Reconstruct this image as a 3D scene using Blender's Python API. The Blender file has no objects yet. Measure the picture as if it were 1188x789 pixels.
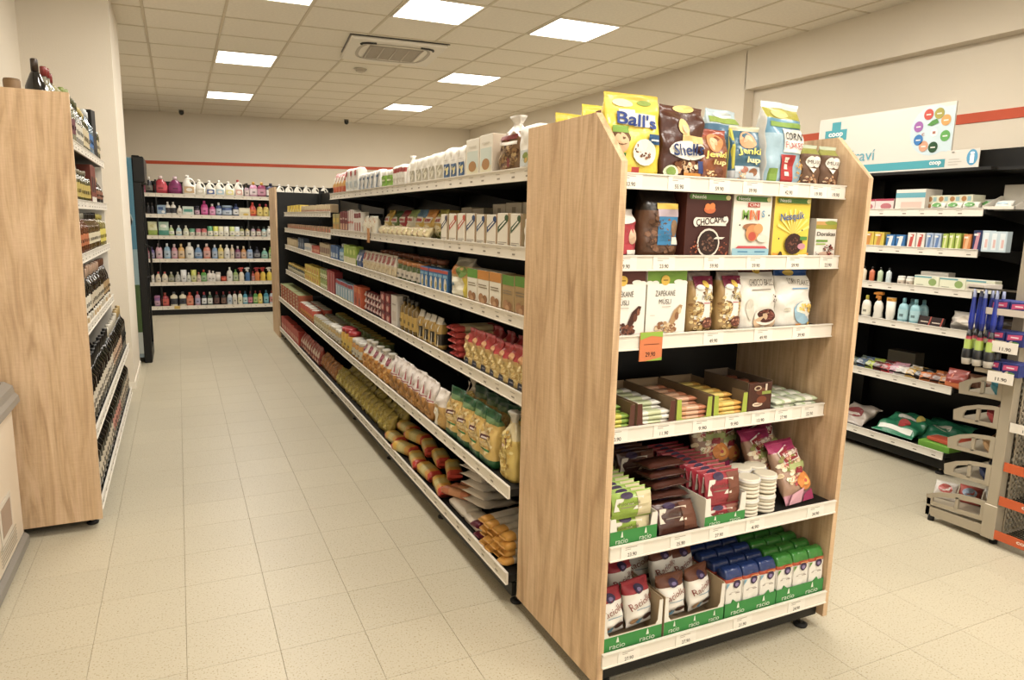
import bpy, math, random
from mathutils import Vector, Matrix
R = random.Random(7)
PI = math.pi
scn = bpy.context.scene
C = scn.collection
# ------------------------------------------------------------------ camera
FPX = 805.14
right = Vector((0.90311399, -0.42879676, 0.0227698))
up = Vector((0.05142942, 0.16065914, 0.98566914))
fwd = Vector((0.42630991, 0.88900055, -0.16714629))
cam = bpy.data.cameras.new('camera')
cam.sensor_width = 36.0
cam.lens = FPX / 1188.0 * 36.0
cam.clip_start = 0.05
camo = bpy.data.objects.new('camera', cam)
m = Matrix((right, up, -fwd)).transposed().to_4x4()
m.translation = Vector((0, 0, 1.5))
camo.matrix_world = m
C.objects.link(camo)
scn.camera = camo
# ------------------------------------------------------------------ world, exposure
w = bpy.data.worlds.new('world')
scn.world = w
w.use_nodes = True
w.node_tree.nodes['Background'].inputs[0].default_value = (1, .94, .85, 1)
w.node_tree.nodes['Background'].inputs[1].default_value = 1.6
scn.view_settings.view_transform = 'Standard'
scn.view_settings.look = 'None'
scn.view_settings.exposure = 0.46
scn.view_settings.gamma = 1.0
scn.view_settings.use_curve_mapping = False
LAMP_W = 26.0
LAMP_COL = (1.0, 0.94, 0.85)
H = 3.233                                     # ceiling height


# ------------------------------------------------------------------ colour and materials
def hx(s):
    if not isinstance(s, str):
        return tuple(s)
    s = s.lstrip('#')
    if len(s) == 3:
        s = ''.join(c * 2 for c in s)
    o = []
    for i in (0, 2, 4):
        v = int(s[i:i + 2], 16) / 255
        o.append(v / 12.92 if v <= .04045 else ((v + .055) / 1.055) ** 2.4)
    return tuple(o)


def newmat(name):
    mt = bpy.data.materials.new(name)
    mt.use_nodes = True
    nt = mt.node_tree
    return mt, nt, nt.nodes['Principled BSDF']


def vmat(name, rough=.5, spec=.5, metal=0, trans=0, bump=0, bscale=60, coat=0):
    """finish shared by many things; the printed colour sits in the mesh"""
    mt, nt, b = newmat(name)
    a = nt.nodes.new('ShaderNodeAttribute')
    a.attribute_name = 'Col'
    nt.links.new(a.outputs['Color'], b.inputs['Base Color'])
    b.inputs['Roughness'].default_value = rough
    b.inputs['Specular IOR Level'].default_value = spec
    b.inputs['Metallic'].default_value = metal
    b.inputs['Transmission Weight'].default_value = trans
    b.inputs['Coat Weight'].default_value = coat
    if bump:
        n = nt.nodes.new('ShaderNodeTexNoise')
        tc = nt.nodes.new('ShaderNodeTexCoord')
        nt.links.new(tc.outputs['Object'], n.inputs['Vector'])
        n.inputs['Scale'].default_value = bscale
        n.inputs['Detail'].default_value = 3
        bp = nt.nodes.new('ShaderNodeBump')
        bp.inputs['Strength'].default_value = bump
        bp.inputs['Distance'].default_value = .004
        nt.links.new(n.outputs['Fac'], bp.inputs['Height'])
        nt.links.new(bp.outputs['Normal'], b.inputs['Normal'])
    return mt


def flat(name, col, rough=.5, metal=0, spec=.5, bump=0, bscale=30, var=0, vscale=3):
    mt, nt, b = newmat(name)
    col = hx(col)
    b.inputs['Roughness'].default_value = rough
    b.inputs['Metallic'].default_value = metal
    b.inputs['Specular IOR Level'].default_value = spec
    tc = nt.nodes.new('ShaderNodeTexCoord')
    n = nt.nodes.new('ShaderNodeTexNoise')
    nt.links.new(tc.outputs['Object'], n.inputs['Vector'])
    n.inputs['Scale'].default_value = vscale
    n.inputs['Detail'].default_value = 4
    cr = nt.nodes.new('ShaderNodeValToRGB')
    cr.color_ramp.elements[0].position = .3
    cr.color_ramp.elements[1].position = .7
    cr.color_ramp.elements[0].color = tuple(c * (1 - var) for c in col) + (1,)
    cr.color_ramp.elements[1].color = tuple(min(1, c * (1 + var)) for c in col) + (1,)
    nt.links.new(n.outputs['Fac'], cr.inputs['Fac'])
    nt.links.new(cr.outputs['Color'], b.inputs['Base Color'])
    if bump:
        n2 = nt.nodes.new('ShaderNodeTexNoise')
        n2.inputs['Scale'].default_value = bscale
        nt.links.new(tc.outputs['Object'], n2.inputs['Vector'])
        bp = nt.nodes.new('ShaderNodeBump')
        bp.inputs['Strength'].default_value = bump
        bp.inputs['Distance'].default_value = .003
        nt.links.new(n2.outputs['Fac'], bp.inputs['Height'])
        nt.links.new(bp.outputs['Normal'], b.inputs['Normal'])
    return mt


def wood_mat():
    mt, nt, b = newmat('pale_oak_veneer')
    b.inputs['Roughness'].default_value = .5
    tc = nt.nodes.new('ShaderNodeTexCoord')

    def noise(scale, vec, detail=6, dist=0):
        mp = nt.nodes.new('ShaderNodeMapping')
        mp.inputs['Scale'].default_value = vec
        nt.links.new(tc.outputs['Object'], mp.inputs['Vector'])
        n = nt.nodes.new('ShaderNodeTexNoise')
        n.inputs['Scale'].default_value = scale
        n.inputs['Detail'].default_value = detail
        n.inputs['Distortion'].default_value = dist
        nt.links.new(mp.outputs['Vector'], n.inputs['Vector'])
        return n
    a = noise(3.2, (3.4, 3.4, .42), 6, 2.6)
    f = noise(60, (2.6, 2.6, .10), 4, .2)
    g = noise(130, (.25, .25, 2.2), 3)
    cr = nt.nodes.new('ShaderNodeValToRGB')
    e = cr.color_ramp.elements
    e[0].position, e[0].color = .30, hx('#a98a69') + (1,)
    e[1].position, e[1].color = .66, hx('#d0b392') + (1,)
    el = e.new(.47)
    el.color = hx('#c1a380') + (1,)
    nt.links.new(a.outputs['Fac'], cr.inputs['Fac'])
    m1 = nt.nodes.new('ShaderNodeMixRGB')
    m1.blend_type = 'OVERLAY'
    m1.inputs['Fac'].default_value = .25
    nt.links.new(cr.outputs['Color'], m1.inputs[1])
    nt.links.new(f.outputs['Fac'], m1.inputs[2])
    m2 = nt.nodes.new('ShaderNodeMixRGB')
    m2.blend_type = 'OVERLAY'
    m2.inputs['Fac'].default_value = .12
    nt.links.new(m1.outputs['Color'], m2.inputs[1])
    nt.links.new(g.outputs['Fac'], m2.inputs[2])
    nt.links.new(m2.outputs['Color'], b.inputs['Base Color'])
    bp = nt.nodes.new('ShaderNodeBump')
    bp.inputs['Strength'].default_value = .15
    bp.inputs['Distance'].default_value = .001
    nt.links.new(f.outputs['Fac'], bp.inputs['Height'])
    nt.links.new(bp.outputs['Normal'], b.inputs['Normal'])
    return mt


def tile_mat():
    mt, nt, b = newmat('speckled_vinyl_tile')
    b.inputs['Roughness'].default_value = .38
    b.inputs['Specular IOR Level'].default_value = .4
    ge = nt.nodes.new('ShaderNodeNewGeometry')
    oi = nt.nodes.new('ShaderNodeObjectInfo')
    n1 = nt.nodes.new('ShaderNodeTexNoise')
    n1.inputs['Scale'].default_value = 150
    n1.inputs['Detail'].default_value = 2
    nt.links.new(ge.outputs['Position'], n1.inputs['Vector'])
    c1 = nt.nodes.new('ShaderNodeValToRGB')
    c1.color_ramp.elements[0].position = .29
    c1.color_ramp.elements[0].color = hx('#8e7e5e') + (1,)
    c1.color_ramp.elements[1].position = .43
    c1.color_ramp.elements[1].color = hx('#b8b09b') + (1,)
    nt.links.new(n1.outputs['Fac'], c1.inputs['Fac'])
    n2 = nt.nodes.new('ShaderNodeTexNoise')
    n2.inputs['Scale'].default_value = 1.3
    n2.inputs['Detail'].default_value = 3
    nt.links.new(ge.outputs['Position'], n2.inputs['Vector'])
    mr = nt.nodes.new('ShaderNodeMapRange')
    mr.inputs['To Min'].default_value = .90
    mr.inputs['To Max'].default_value = 1.05
    nt.links.new(n2.outputs['Fac'], mr.inputs['Value'])
    mr2 = nt.nodes.new('ShaderNodeMapRange')
    mr2.inputs['To Min'].default_value = .97
    mr2.inputs['To Max'].default_value = 1.02
    nt.links.new(oi.outputs['Random'], mr2.inputs['Value'])
    mm = nt.nodes.new('ShaderNodeMath')
    mm.operation = 'MULTIPLY'
    nt.links.new(mr.outputs[0], mm.inputs[0])
    nt.links.new(mr2.outputs[0], mm.inputs[1])
    mx = nt.nodes.new('ShaderNodeMixRGB')
    mx.blend_type = 'MULTIPLY'
    mx.inputs['Fac'].default_value = 1
    nt.links.new(c1.outputs['Color'], mx.inputs[1])
    nt.links.new(mm.outputs[0], mx.inputs[2])
    nt.links.new(mx.outputs['Color'], b.inputs['Base Color'])
    bp = nt.nodes.new('ShaderNodeBump')
    bp.inputs['Strength'].default_value = .08
    bp.inputs['Distance'].default_value = .001
    nt.links.new(n1.outputs['Fac'], bp.inputs['Height'])
    nt.links.new(bp.outputs['Normal'], b.inputs['Normal'])
    return mt


M = dict(
    paper=vmat('printed_paper', .55, .35),
    gloss=vmat('glossy_print_foil', .28, .5, bump=.5, bscale=45),
    plastic=vmat('moulded_plastic', .32, .5),
    glass=vmat('bottle_glass', .08, .6, coat=.4),
    clear=vmat('clear_bottle_glass', .06, .6, trans=.55),
    wood=wood_mat(), tile=tile_mat(),
    grout=flat('grey_joint', '#8a7e64', .9),
    wall=flat('cream_wall_paint', '#e2d8c6', .85, bump=.25, bscale=90, var=.03, vscale=1.2),
    wallw=flat('white_wall_paint', '#dfd6c6', .85, bump=.25, bscale=90, var=.03, vscale=1.2),
    ceil=flat('mineral_fibre_panel', '#eee6d6', .92, bump=.5, bscale=260, var=.04, vscale=40),
    tbar=flat('ceiling_bar_enamel', '#d6cab2', .6),
    white=flat('white_enamel', '#e9e2d4', .42, var=.02),
    rail=flat('white_price_rail', '#d6d0c4', .4, var=.02),
    black=flat('black_enamel', '#100f0c', .45, spec=.3, bump=.1, bscale=300),
    dark=flat('anthracite_enamel', '#141311', .55, spec=.3, var=.1),
    lampframe=flat('lamp_frame_enamel', '#e8e0d0', .5),
    grey=flat('grey_rack_enamel', '#a59b88', .4, metal=.2, var=.04),
    frz=flat('freezer_enamel', '#e2d5c2', .3, var=.02),
    frztrim=flat('grey_freezer_trim', '#85817a', .4, var=.05),
    steel=flat('zinc_plated_steel', '#9b968c', .3, metal=.9),
    rubber=flat('black_rubber', '#0d0c0b', .7),
    orange=flat('orange_stripe_paint', '#c4502f', .6, var=.04),
    orangerail=flat('orange_rail_plastic', '#b9562f', .4),
    card=flat('kraft_cardboard', '#8d7453', .8, var=.08, vscale=20),
)
em, ent, eb = newmat('lamp_diffuser')
eb.inputs['Base Color'].default_value = (.9, .9, .88, 1)
eb.inputs['Emission Color'].default_value = (1, .97, .9, 1)
eb.inputs['Emission Strength'].default_value = 4.0
M['lamp'] = em


# ------------------------------------------------------------------ text outlines
TX = {}


def text2d(s, bold=0.0, shear=0.0):
    k = (s, bold, shear)
    if k in TX:
        return TX[k]
    cu = bpy.data.curves.new('lettering', 'FONT')
    cu.body = s
    cu.size = 1
    cu.resolution_u = 3
    cu.offset = bold
    cu.shear = shear
    cu.fill_mode = 'FRONT'
    o = bpy.data.objects.new('lettering', cu)
    C.objects.link(o)
    dg = bpy.context.evaluated_depsgraph_get()
    me = bpy.data.meshes.new_from_object(o.evaluated_get(dg))
    vs = [(v.co.x, v.co.y) for v in me.vertices]
    fs = [tuple(p.vertices) for p in me.polygons]
    bpy.data.objects.remove(o)
    bpy.data.curves.remove(cu)
    bpy.data.meshes.remove(me)
    if vs:
        x0 = min(v[0] for v in vs); x1 = max(v[0] for v in vs)
        y0 = min(v[1] for v in vs); y1 = max(v[1] for v in vs)
    else:
        x0 = y0 = 0; x1 = y1 = 1
    vs = [(v[0] - (x0 + x1) / 2, v[1] - (y0 + y1) / 2) for v in vs]
    TX[k] = (vs, fs, x1 - x0, y1 - y0)
    return TX[k]


# ------------------------------------------------------------------ mesh builder
class MB:
    def __init__(s, smooth=False):
        s.v = []; s.f = []; s.c = []; s.sm = []; s.smooth = smooth

    def add(s, vs, fs, col, smooth=None):
        o = len(s.v)
        s.v += [tuple(v) for v in vs]
        col = hx(col)
        for f in fs:
            s.f.append(tuple(i + o for i in f))
            s.c.append(col)
            s.sm.append(s.smooth if smooth is None else smooth)
        return s

    def box(s, x0, y0, z0, x1, y1, z1, col='#888', b=0):
        if b <= 0:
            vs = [(x, y, z) for z in (z0, z1) for y in (y0, y1) for x in (x0, x1)]
            return s.add(vs, [(0, 2, 3, 1), (4, 5, 7, 6), (0, 1, 5, 4), (2, 6, 7, 3), (0, 4, 6, 2), (1, 3, 7, 5)], col, False)
        # chamfered box
        vs = []
        for z, k in ((z0, b), (z0 + b, 0), (z1 - b, 0), (z1, b)):
            a, c, d, e = x0 + k, y0 + k, x1 - k, y1 - k
            q = b * .6 if k == 0 else 0
            vs += [(a + q, c, z), (d - q, c, z), (d, c + q, z), (d, e - q, z), (d - q, e, z), (a + q, e, z), (a, e - q, z), (a, c + q, z)]
        fs = [tuple(range(7, -1, -1)), tuple(range(24, 32))]
        for r in range(3):
            for i in range(8):
                j = (i + 1) % 8
                fs.append((r * 8 + i, r * 8 + j, r * 8 + 8 + j, r * 8 + 8 + i))
        return s.add(vs, fs, col, False)

    def prism(s, pts, axis, a, b, col):
        """pts: 2D outline (counter-clockwise); axis 'x','y','z' is the thickness direction"""
        n = len(pts)
        def P(p, t):
            return {'x': (t, p[0], p[1]), 'y': (p[0], t, p[1]), 'z': (p[0], p[1], t)}[axis]
        vs = [P(p, a) for p in pts] + [P(p, b) for p in pts]
        fs = [tuple(range(n)), tuple(range(2 * n - 1, n - 1, -1))]
        fs += [(i, n + i, n + (i + 1) % n, (i + 1) % n) for i in range(n)]
        return s.add(vs, fs, col, False)

    def loft(s, lv, n=12, cap=True, oval=1.0, x=0, y=0, smooth=True):
        """lv: (z, r, colour of the band above)"""
        vs = []
        for z, r, c in lv:
            vs += [(x + r * math.cos(2 * PI * i / n), y + r * oval * math.sin(2 * PI * i / n), z) for i in range(n)]
        o = len(s.v)
        s.v += vs
        for k in range(len(lv) - 1):
            col = hx(lv[k][2])
            for i in range(n):
                j = (i + 1) % n
                s.f.append((o + k * n + i, o + k * n + j, o + k * n + n + j, o + k * n + n + i))
                s.c.append(col); s.sm.append(smooth)
        if cap:
            s.f.append(tuple(o + i for i in range(n - 1, -1, -1))); s.c.append(hx(lv[0][2])); s.sm.append(False)
            q = o + (len(lv) - 1) * n
            s.f.append(tuple(q + i for i in range(n))); s.c.append(hx(lv[-1][2])); s.sm.append(False)
        return s

    def tube(s, pts, r, col, n=6, closed=False):
        pts = [Vector(p) for p in pts]
        o = len(s.v)
        m = len(pts)
        for i, p in enumerate(pts):
            d = (pts[min(i + 1, m - 1)] - pts[max(i - 1, 0)]).normalized()
            u = d.orthogonal().normalized() if abs(d.z) > .9 or True else d
            ref = Vector((0, 0, 1)) if abs(d.z) < .9 else Vector((0, 1, 0))
            u = d.cross(ref).normalized()
            v = d.cross(u).normalized()
            s.v += [tuple(p + u * r * math.cos(2 * PI * k / n) + v * r * math.sin(2 * PI * k / n)) for k in range(n)]
        col = hx(col)
        for i in range(m - 1):
            for k in range(n):
                j = (k + 1) % n
                s.f.append((o + i * n + k, o + i * n + j, o + i * n + n + j, o + i * n + n + k)); s.c.append(col); s.sm.append(True)
        s.f.append(tuple(o + k for k in range(n))); s.c.append(col); s.sm.append(False)
        s.f.append(tuple(o + (m - 1) * n + k for k in range(n - 1, -1, -1))); s.c.append(col); s.sm.append(False)
        return s

    def decals(s, W, Hh, surf, ds, z0=0.0, te=.0003):
        """flat print on a front; ds in fractions of width (-.5...5) and height (0..1)"""
        for k, d in enumerate(ds):
            e = .0006 + .0004 * k + (te if d[0] == 't' else te * .4 if d[0] == 'p' else 0)
            def P(u, v):
                return (u * W, surf(u, v) - e, z0 + v * Hh)
            t = d[0]
            if t == 'e':
                _, cx, cz, rx, rz, col = d[:6]
                n = 16
                vs = [P(cx, cz)] + [P(cx + rx * math.cos(2 * PI * i / n), cz + rz * math.sin(2 * PI * i / n)) for i in range(n)]
                s.add(vs, [(0, 1 + i, 1 + (i + 1) % n) for i in range(n)], col, False)
            elif t == 'r':
                _, a, b, c, dd, col = d[:6]
                sl = d[6] if len(d) > 6 else 0
                n = 8 if min(abs(c - a), 1) * W > .05 and W > .14 else 3
                vs = [P(a + (c - a) * i / n + sl * j / n, b + (dd - b) * j / n) for j in range(n + 1) for i in range(n + 1)]
                s.add(vs, [(j * (n + 1) + i, j * (n + 1) + i + 1, (j + 1) * (n + 1) + i + 1, (j + 1) * (n + 1) + i) for j in range(n) for i in range(n)], col, False)
            elif t == 'p':
                pts, col = d[1], d[2]
                vs = [P(*q) for q in pts]
                s.add(vs, [tuple(range(len(pts)))], col, False)
            elif t == 't':
                _, st, cx, cz, wd, ht, col = d[:7]
                bold = d[7] if len(d) > 7 else .01
                rot = d[8] if len(d) > 8 else 0
                vv, ff, tw, th = text2d(st, bold)
                ca, sa = math.cos(rot), math.sin(rot)
                vs = []
                for a, b in vv:
                    a, b = a / tw * wd * W, b / th * ht * Hh
                    a, b = a * ca - b * sa, a * sa + b * ca
                    vs.append(P(cx + a / W, cz + b / Hh))
                s.add(vs, ff, col, False)
            elif t == 'n':      # scattered nuggets (cereal, nuts, pasta pictured on the pack)
                _, cx, cz, rx, rz, cols, cnt = d[:7]
                rr = random.Random(int(cnt * 31 + cx * 100))
                for q in range(int(cnt * 1.8)):
                    a = rr.random() * 2 * PI; q2 = math.sqrt(rr.random())
                    x = cx + rx * q2 * math.cos(a); z = cz + rz * q2 * math.sin(a)
                    r1 = max(rx, .12) * rr.uniform(.11, .19); n = 6
                    r2 = r1 * W / Hh
                    vs = [P(x + r1 * math.cos(2 * PI * i / n + q), z + r2 * math.sin(2 * PI * i / n + q) * .8) for i in range(n)]
                    vs = [(v_[0], v_[1] - .000003 * q, v_[2]) for v_ in vs]
                    s.add(vs, [tuple(range(n))], cols[q % len(cols)], False)
        return s

    def mesh(s, name, mat):
        me = bpy.data.meshes.new(name)
        me.from_pydata(s.v, [], s.f)
        at = me.attributes.new('Col', 'FLOAT_COLOR', 'CORNER')
        buf = []
        for f, c in zip(s.f, s.c):
            l_ = .3 * c[0] + .6 * c[1] + .1 * c[2]
            c = tuple((v_ + (l_ - v_) * .12) * .84 for v_ in c)
            buf += (c[0], c[1], c[2], 1.0) * len(f)
        at.data.foreach_set('color', buf)
        me.polygons.foreach_set('use_smooth', s.sm)
        me.materials.append(M[mat] if isinstance(mat, str) else mat)
        me.update()
        return me

    def obj(s, name, mat, parent=None, loc=None):
        o = bpy.data.objects.new(name, s.mesh(name, mat))
        C.objects.link(o)
        if parent:
            o.parent = parent
        if loc:
            o.location = loc
        return o


def tag(o, label=None, cat=None, group=None, kind=None):
    if label:
        n = len(label.split())
        if not 4 <= n <= 16:
            print('LABEL LENGTH', n, label)
        o['label'] = label
    if cat: o['category'] = cat
    if group: o['group'] = group
    if kind: o['kind'] = kind
    return o


def empty(name, loc=(0, 0, 0), rz=0, rx=0):
    o = bpy.data.objects.new(name, None)
    o.empty_display_size = .05
    o.location = loc
    o.rotation_euler = (rx, 0, rz)
    C.objects.link(o)
    return o


# ================================================================== SETTING
def struct(name, mb, mat, parent=None):
    o = mb.obj(name, mat, parent)
    if parent is None:
        o['kind'] = 'structure'
    return o


# ---- floor: slab with joints, tiles on it
TS = 0.2974
fl = struct('floor', MB().box(-1.3, -4.2, -.12, 5.5, 14.2, -.0025, '#7d7052'), 'grout')
u0, v0 = -0.0483, 2.34
tb = MB().box(-TS / 2 + .0006, -TS / 2 + .0006, -.004, TS / 2 - .0006, TS / 2 - .0006, 0, '#ccc', b=.0006)
tmesh = tb.mesh('tile', 'tile')
inv = camo.matrix_world.inverted()
cells = []
for i in range(-4, 18):
    for j in range(-21, 40):
        x = u0 + (i + .5) * TS; y = v0 + (j + .5) * TS
        if x < -1.15 or x > 5.2 or y > 13.9:
            continue
        p = inv @ Vector((x, y, 0))
        vis = False
        if p.z < -.3:
            px = -p.x / p.z * FPX; py = -p.y / p.z * FPX
            vis = abs(px) < 640 and abs(py) < 440
            if 1.25 < x < 2.05 and y > 1.9: vis = False
            if x > 2.0 and y > 4.2: vis = False
            if x < -.55 and y > 3.5: vis = False
        cells.append((0 if vis else 1, (x * x + y * y), x, y))
cells.sort()
rest = MB()
for n, (a, d, x, y) in enumerate(cells):
    if n < 300 and a == 0:
        o = bpy.data.objects.new('tile', tmesh)
        o.location = (x, y, 0)
        o.parent = fl
        C.objects.link(o)
    else:
        h = TS / 2 - .0006
        rest.box(x - h, y - h, -.004, x + h, y + h, 0, '#ccc')
rt = rest.obj('tile_field', 'tile', fl)
rt['kind'] = 'stuff'

# ---- walls
struct('wall_left', MB().box(-1.2, -4.1, 0, -1.03, 14, H + .3), 'wallw')
col = MB().box(-1.05, 6.7, 0, -.41, 7.7, H + .2)
struct('wall_pillar', col, 'wallw')
wf = MB().box(-1.2, -4.2, 0, 5.6, -4.05, .45).box(-1.2, -4.2, 2.95, 5.6, -4.05, H + .3).box(-1.2, -4.2, .45, -.9, -4.05, 2.95).box(5.0, -4.2, .45, 5.6, -4.05, 2.95)  # opening added to let fill light in
struct('wall_front', wf, 'wall')
wn = empty('added_window', (0, 0, 0)); wn['kind'] = 'structure'  # unseen window, added to brighten the room from behind the camera
for k in range(5):
    MB().box(-.9 + k * 1.475 - .03, -4.16, .45, -.9 + k * 1.475 + .03, -4.1, 2.95).obj('added_mullion', 'white', wn)
MB().box(-.9, -4.16, .45, 5.0, -4.1, .51).obj('added_window_frame', 'white', wn)
MB().box(-.9, -4.16, 2.89, 5.0, -4.1, 2.95).obj('added_window_frame', 'white', wn)
PL = bpy.data.lights.new('added_window_portal', 'AREA')  # guides the world's fill light through the added window
PL.shape = 'RECTANGLE'; PL.size = 5.9; PL.size_y = 2.5; PL.cycles.is_portal = True
po_ = bpy.data.objects.new('added_window_portal', PL)
po_.location = (2.05, -4.2, 1.7); po_.rotation_euler = (PI / 2, 0, 0)
C.objects.link(po_)
wr = MB()
wr.box(5.27, -4.1, 0, 5.45, 14, H + .3)
wr.box(5.15, 5.53, 0, 5.28, 14, H + .3)
wr.box(5.15, -4.1, 2.85, 5.28, 5.54, H + .3)
struct('wall_right', wr, 'wall')
wb = MB()
wb.prism([(-1.2, 13.95), (5.4, 12.78), (5.4, 12.95), (-1.2, 14.12)], 'z', 0, H + .3, '#ccc')
struct('wall_back', wb, 'wall')


def backy(x):
    return 13.95 + (x + 1.2) / 6.6 * (12.78 - 13.95)


s = MB()
y1, y2 = backy(-1.02) - .006, backy(5.1) - .006
s.add([(-1.02, y1, 2.345), (5.1, y2, 2.43), (5.1, y2, 2.485), (-1.02, y1, 2.40)], [(0, 1, 2, 3)], '#c33')
s.add([(-1.02, y1 + .01, 2.345), (5.1, y2 + .01, 2.43), (5.1, y2 + .01, 2.485), (-1.02, y1 + .01, 2.40)], [(3, 2, 1, 0)], '#c33')
struct('trim_1', s, 'orange')
struct('trim_2', MB().box(5.262, -4, 2.29, 5.272, 5.53, 2.36), 'orange')
struct('baseboard_pillar', MB().box(-.41, 6.69, 0, -.402, 7.7, .06).box(-1, 6.692, 0, -.402, 6.7, .06), 'white')

# ---- suspended ceiling
GX = .64


def srow(Y):
    return max(-.18, min(0, -.052 - .0227 * (Y - 5.5)))


def cpt(i, j):
    """grid corner: column i, row j (slightly out of square like the room)"""
    x = .48 + GX * i - .02
    Y = 5.5 + GX * j
    return x, Y + srow(Y) * (x - 3.34)


ce = struct('ceiling', MB().box(-1.2, -4.2, H + .05, 5.5, 14.2, H + .2), 'wall')
lamps = [(0, 4), (0, 8), (0, 0), (2, 0), (4, 0), (4, 4), (4, 8), (0, -4), (4, -4), (2, -4), (0, -8), (4, -8), (2, -9), (0, -12), (4, -12)]
ac_cells = {(2, 2), (3, 2), (2, 3), (3, 3)}
gb = MB()
for i in range(-3, 9):
    for j in range(-15, 14):
        a, b, c, d = cpt(i, j), cpt(i + 1, j), cpt(i + 1, j + 1), cpt(i, j + 1)
        q = [a, b, c, d]
        if max(p[0] for p in q) < -1.03 or min(p[0] for p in q) > 5.15:
            continue
        cx = sum(p[0] for p in q) / 4; cy = sum(p[1] for p in q) / 4
        if cy > backy(cx) + .35:
            continue
        def ins(p, k):
            return (cx + (p[0] - cx) * k, cy + (p[1] - cy) * k)
        o4 = [ins(p, 1) for p in q]; i4 = [ins(p, .966) for p in q]
        zb = H + .000
        vs = [(p[0], p[1], zb) for p in o4] + [(p[0], p[1], zb) for p in i4] + [(p[0], p[1], zb + .02) for p in i4]
        fs = [(k, k + 4, (k + 1) % 4 + 4, (k + 1) % 4) for k in range(4)] + [(k + 4, k + 8, (k + 1) % 4 + 8, (k + 1) % 4 + 4) for k in range(4)]
        gb.add(vs, fs, '#999')
        if (i, j) in lamps:
            continue
        k4 = [ins(p, .975) for p in q]
        t = MB()
        zt = H + .007
        k5 = [ins(p, .955) for p in q]
        t.add([(p[0] - cx, p[1] - cy, .0) for p in k5] + [(p[0] - cx, p[1] - cy, .006) for p in k4] + [(p[0] - cx, p[1] - cy, .02) for p in k4],
              [(3, 2, 1, 0)] + [(k, (k + 1) % 4, (k + 1) % 4 + 4, k + 4) for k in range(4)] + [(k + 4, (k + 1) % 4 + 4, (k + 1) % 4 + 8, k + 8) for k in range(4)] + [(8, 9, 10, 11)], '#ccc')
        o = t.obj('ceiling_panel', 'ceil', ce, (cx, cy, H + .003))
gb.obj('ceiling_grid', 'tbar', ce)

where = {(0, 4): 'above the left side of the aisle, second nearest of its row',
         (0, 8): 'above the left aisle, farthest by the back wall',
         (0, 0): 'cut off by the top edge of the photo',
         (2, 0): 'just in front of the air conditioner cassette',
         (4, 0): 'right-hand nearest one over the shelf run',
         (4, 4): 'right row, middle one beyond the cassette',
         (4, 8): 'right row, farthest one near the back corner'}
fronts = {7: 'left, nearest row', 8: 'right, nearest row', 9: 'middle, nearest row', 10: 'left, second row back', 11: 'right, second row back', 12: 'middle, second row back', 13: 'left, last row', 14: 'right, last row'}
for n, (i, j) in enumerate(lamps):
    q = [cpt(i, j), cpt(i + 1, j), cpt(i + 1, j + 1), cpt(i, j + 1)]
    cx = sum(p[0] for p in q) / 4; cy = sum(p[1] for p in q) / 4
    sl = math.atan(srow(5.5 + GX * j))
    e = empty('ceiling_lamp', (cx, cy, H), sl)
    lab = where.get((i, j))
    tag(e, 'white LED ceiling panel, ' + lab if lab else 'white LED ceiling panel over the shop front, %s' % fronts[n], 'ceiling lamp', 'LED panels in the ceiling' if lab else 'LED panels over the shop front')
    mi = Matrix.Rotation(-sl, 2)
    qq = [mi @ Vector((p_[0] - cx, p_[1] - cy)) for p_ in q]
    f = MB()
    ro = [(v_[0] * .958, v_[1] * .958) for v_ in qq]; ri = [(v_[0] * .915, v_[1] * .915) for v_ in qq]
    vs = [(x_, y_, -.006) for x_, y_ in ro] + [(x_, y_, -.006) for x_, y_ in ri] + [(x_, y_, .012) for x_, y_ in ro] + [(x_, y_, .012) for x_, y_ in ri]
    fs = []
    for k in range(4):
        m_ = (k + 1) % 4
        fs += [(m_, k, k + 4, m_ + 4), (k, m_, m_ + 8, k + 8), (m_ + 4, k + 4, k + 12, m_ + 12), (k + 8, m_ + 8, m_ + 12, k + 12)]
    f.add(vs, fs, '#eee').obj('frame', 'lampframe', e)
    MB().add([(x_, y_, -.002) for x_, y_ in ri] + [(x_, y_, .01) for x_, y_ in ri], [(3, 2, 1, 0), (4, 5, 6, 7), (0, 1, 5, 4), (1, 2, 6, 5), (2, 3, 7, 6), (3, 0, 4, 7)], '#fff').obj('diffuser', 'lamp', e)
    L = bpy.data.lights.new('lamp_light', 'AREA')
    L.shape = 'SQUARE'; L.size = .58; L.energy = LAMP_W; L.color = LAMP_COL
    lo = bpy.data.objects.new('lamp_light', L)
    lo.location = (0, 0, -.012)
    lo.parent = e
    C.objects.link(lo)

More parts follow.
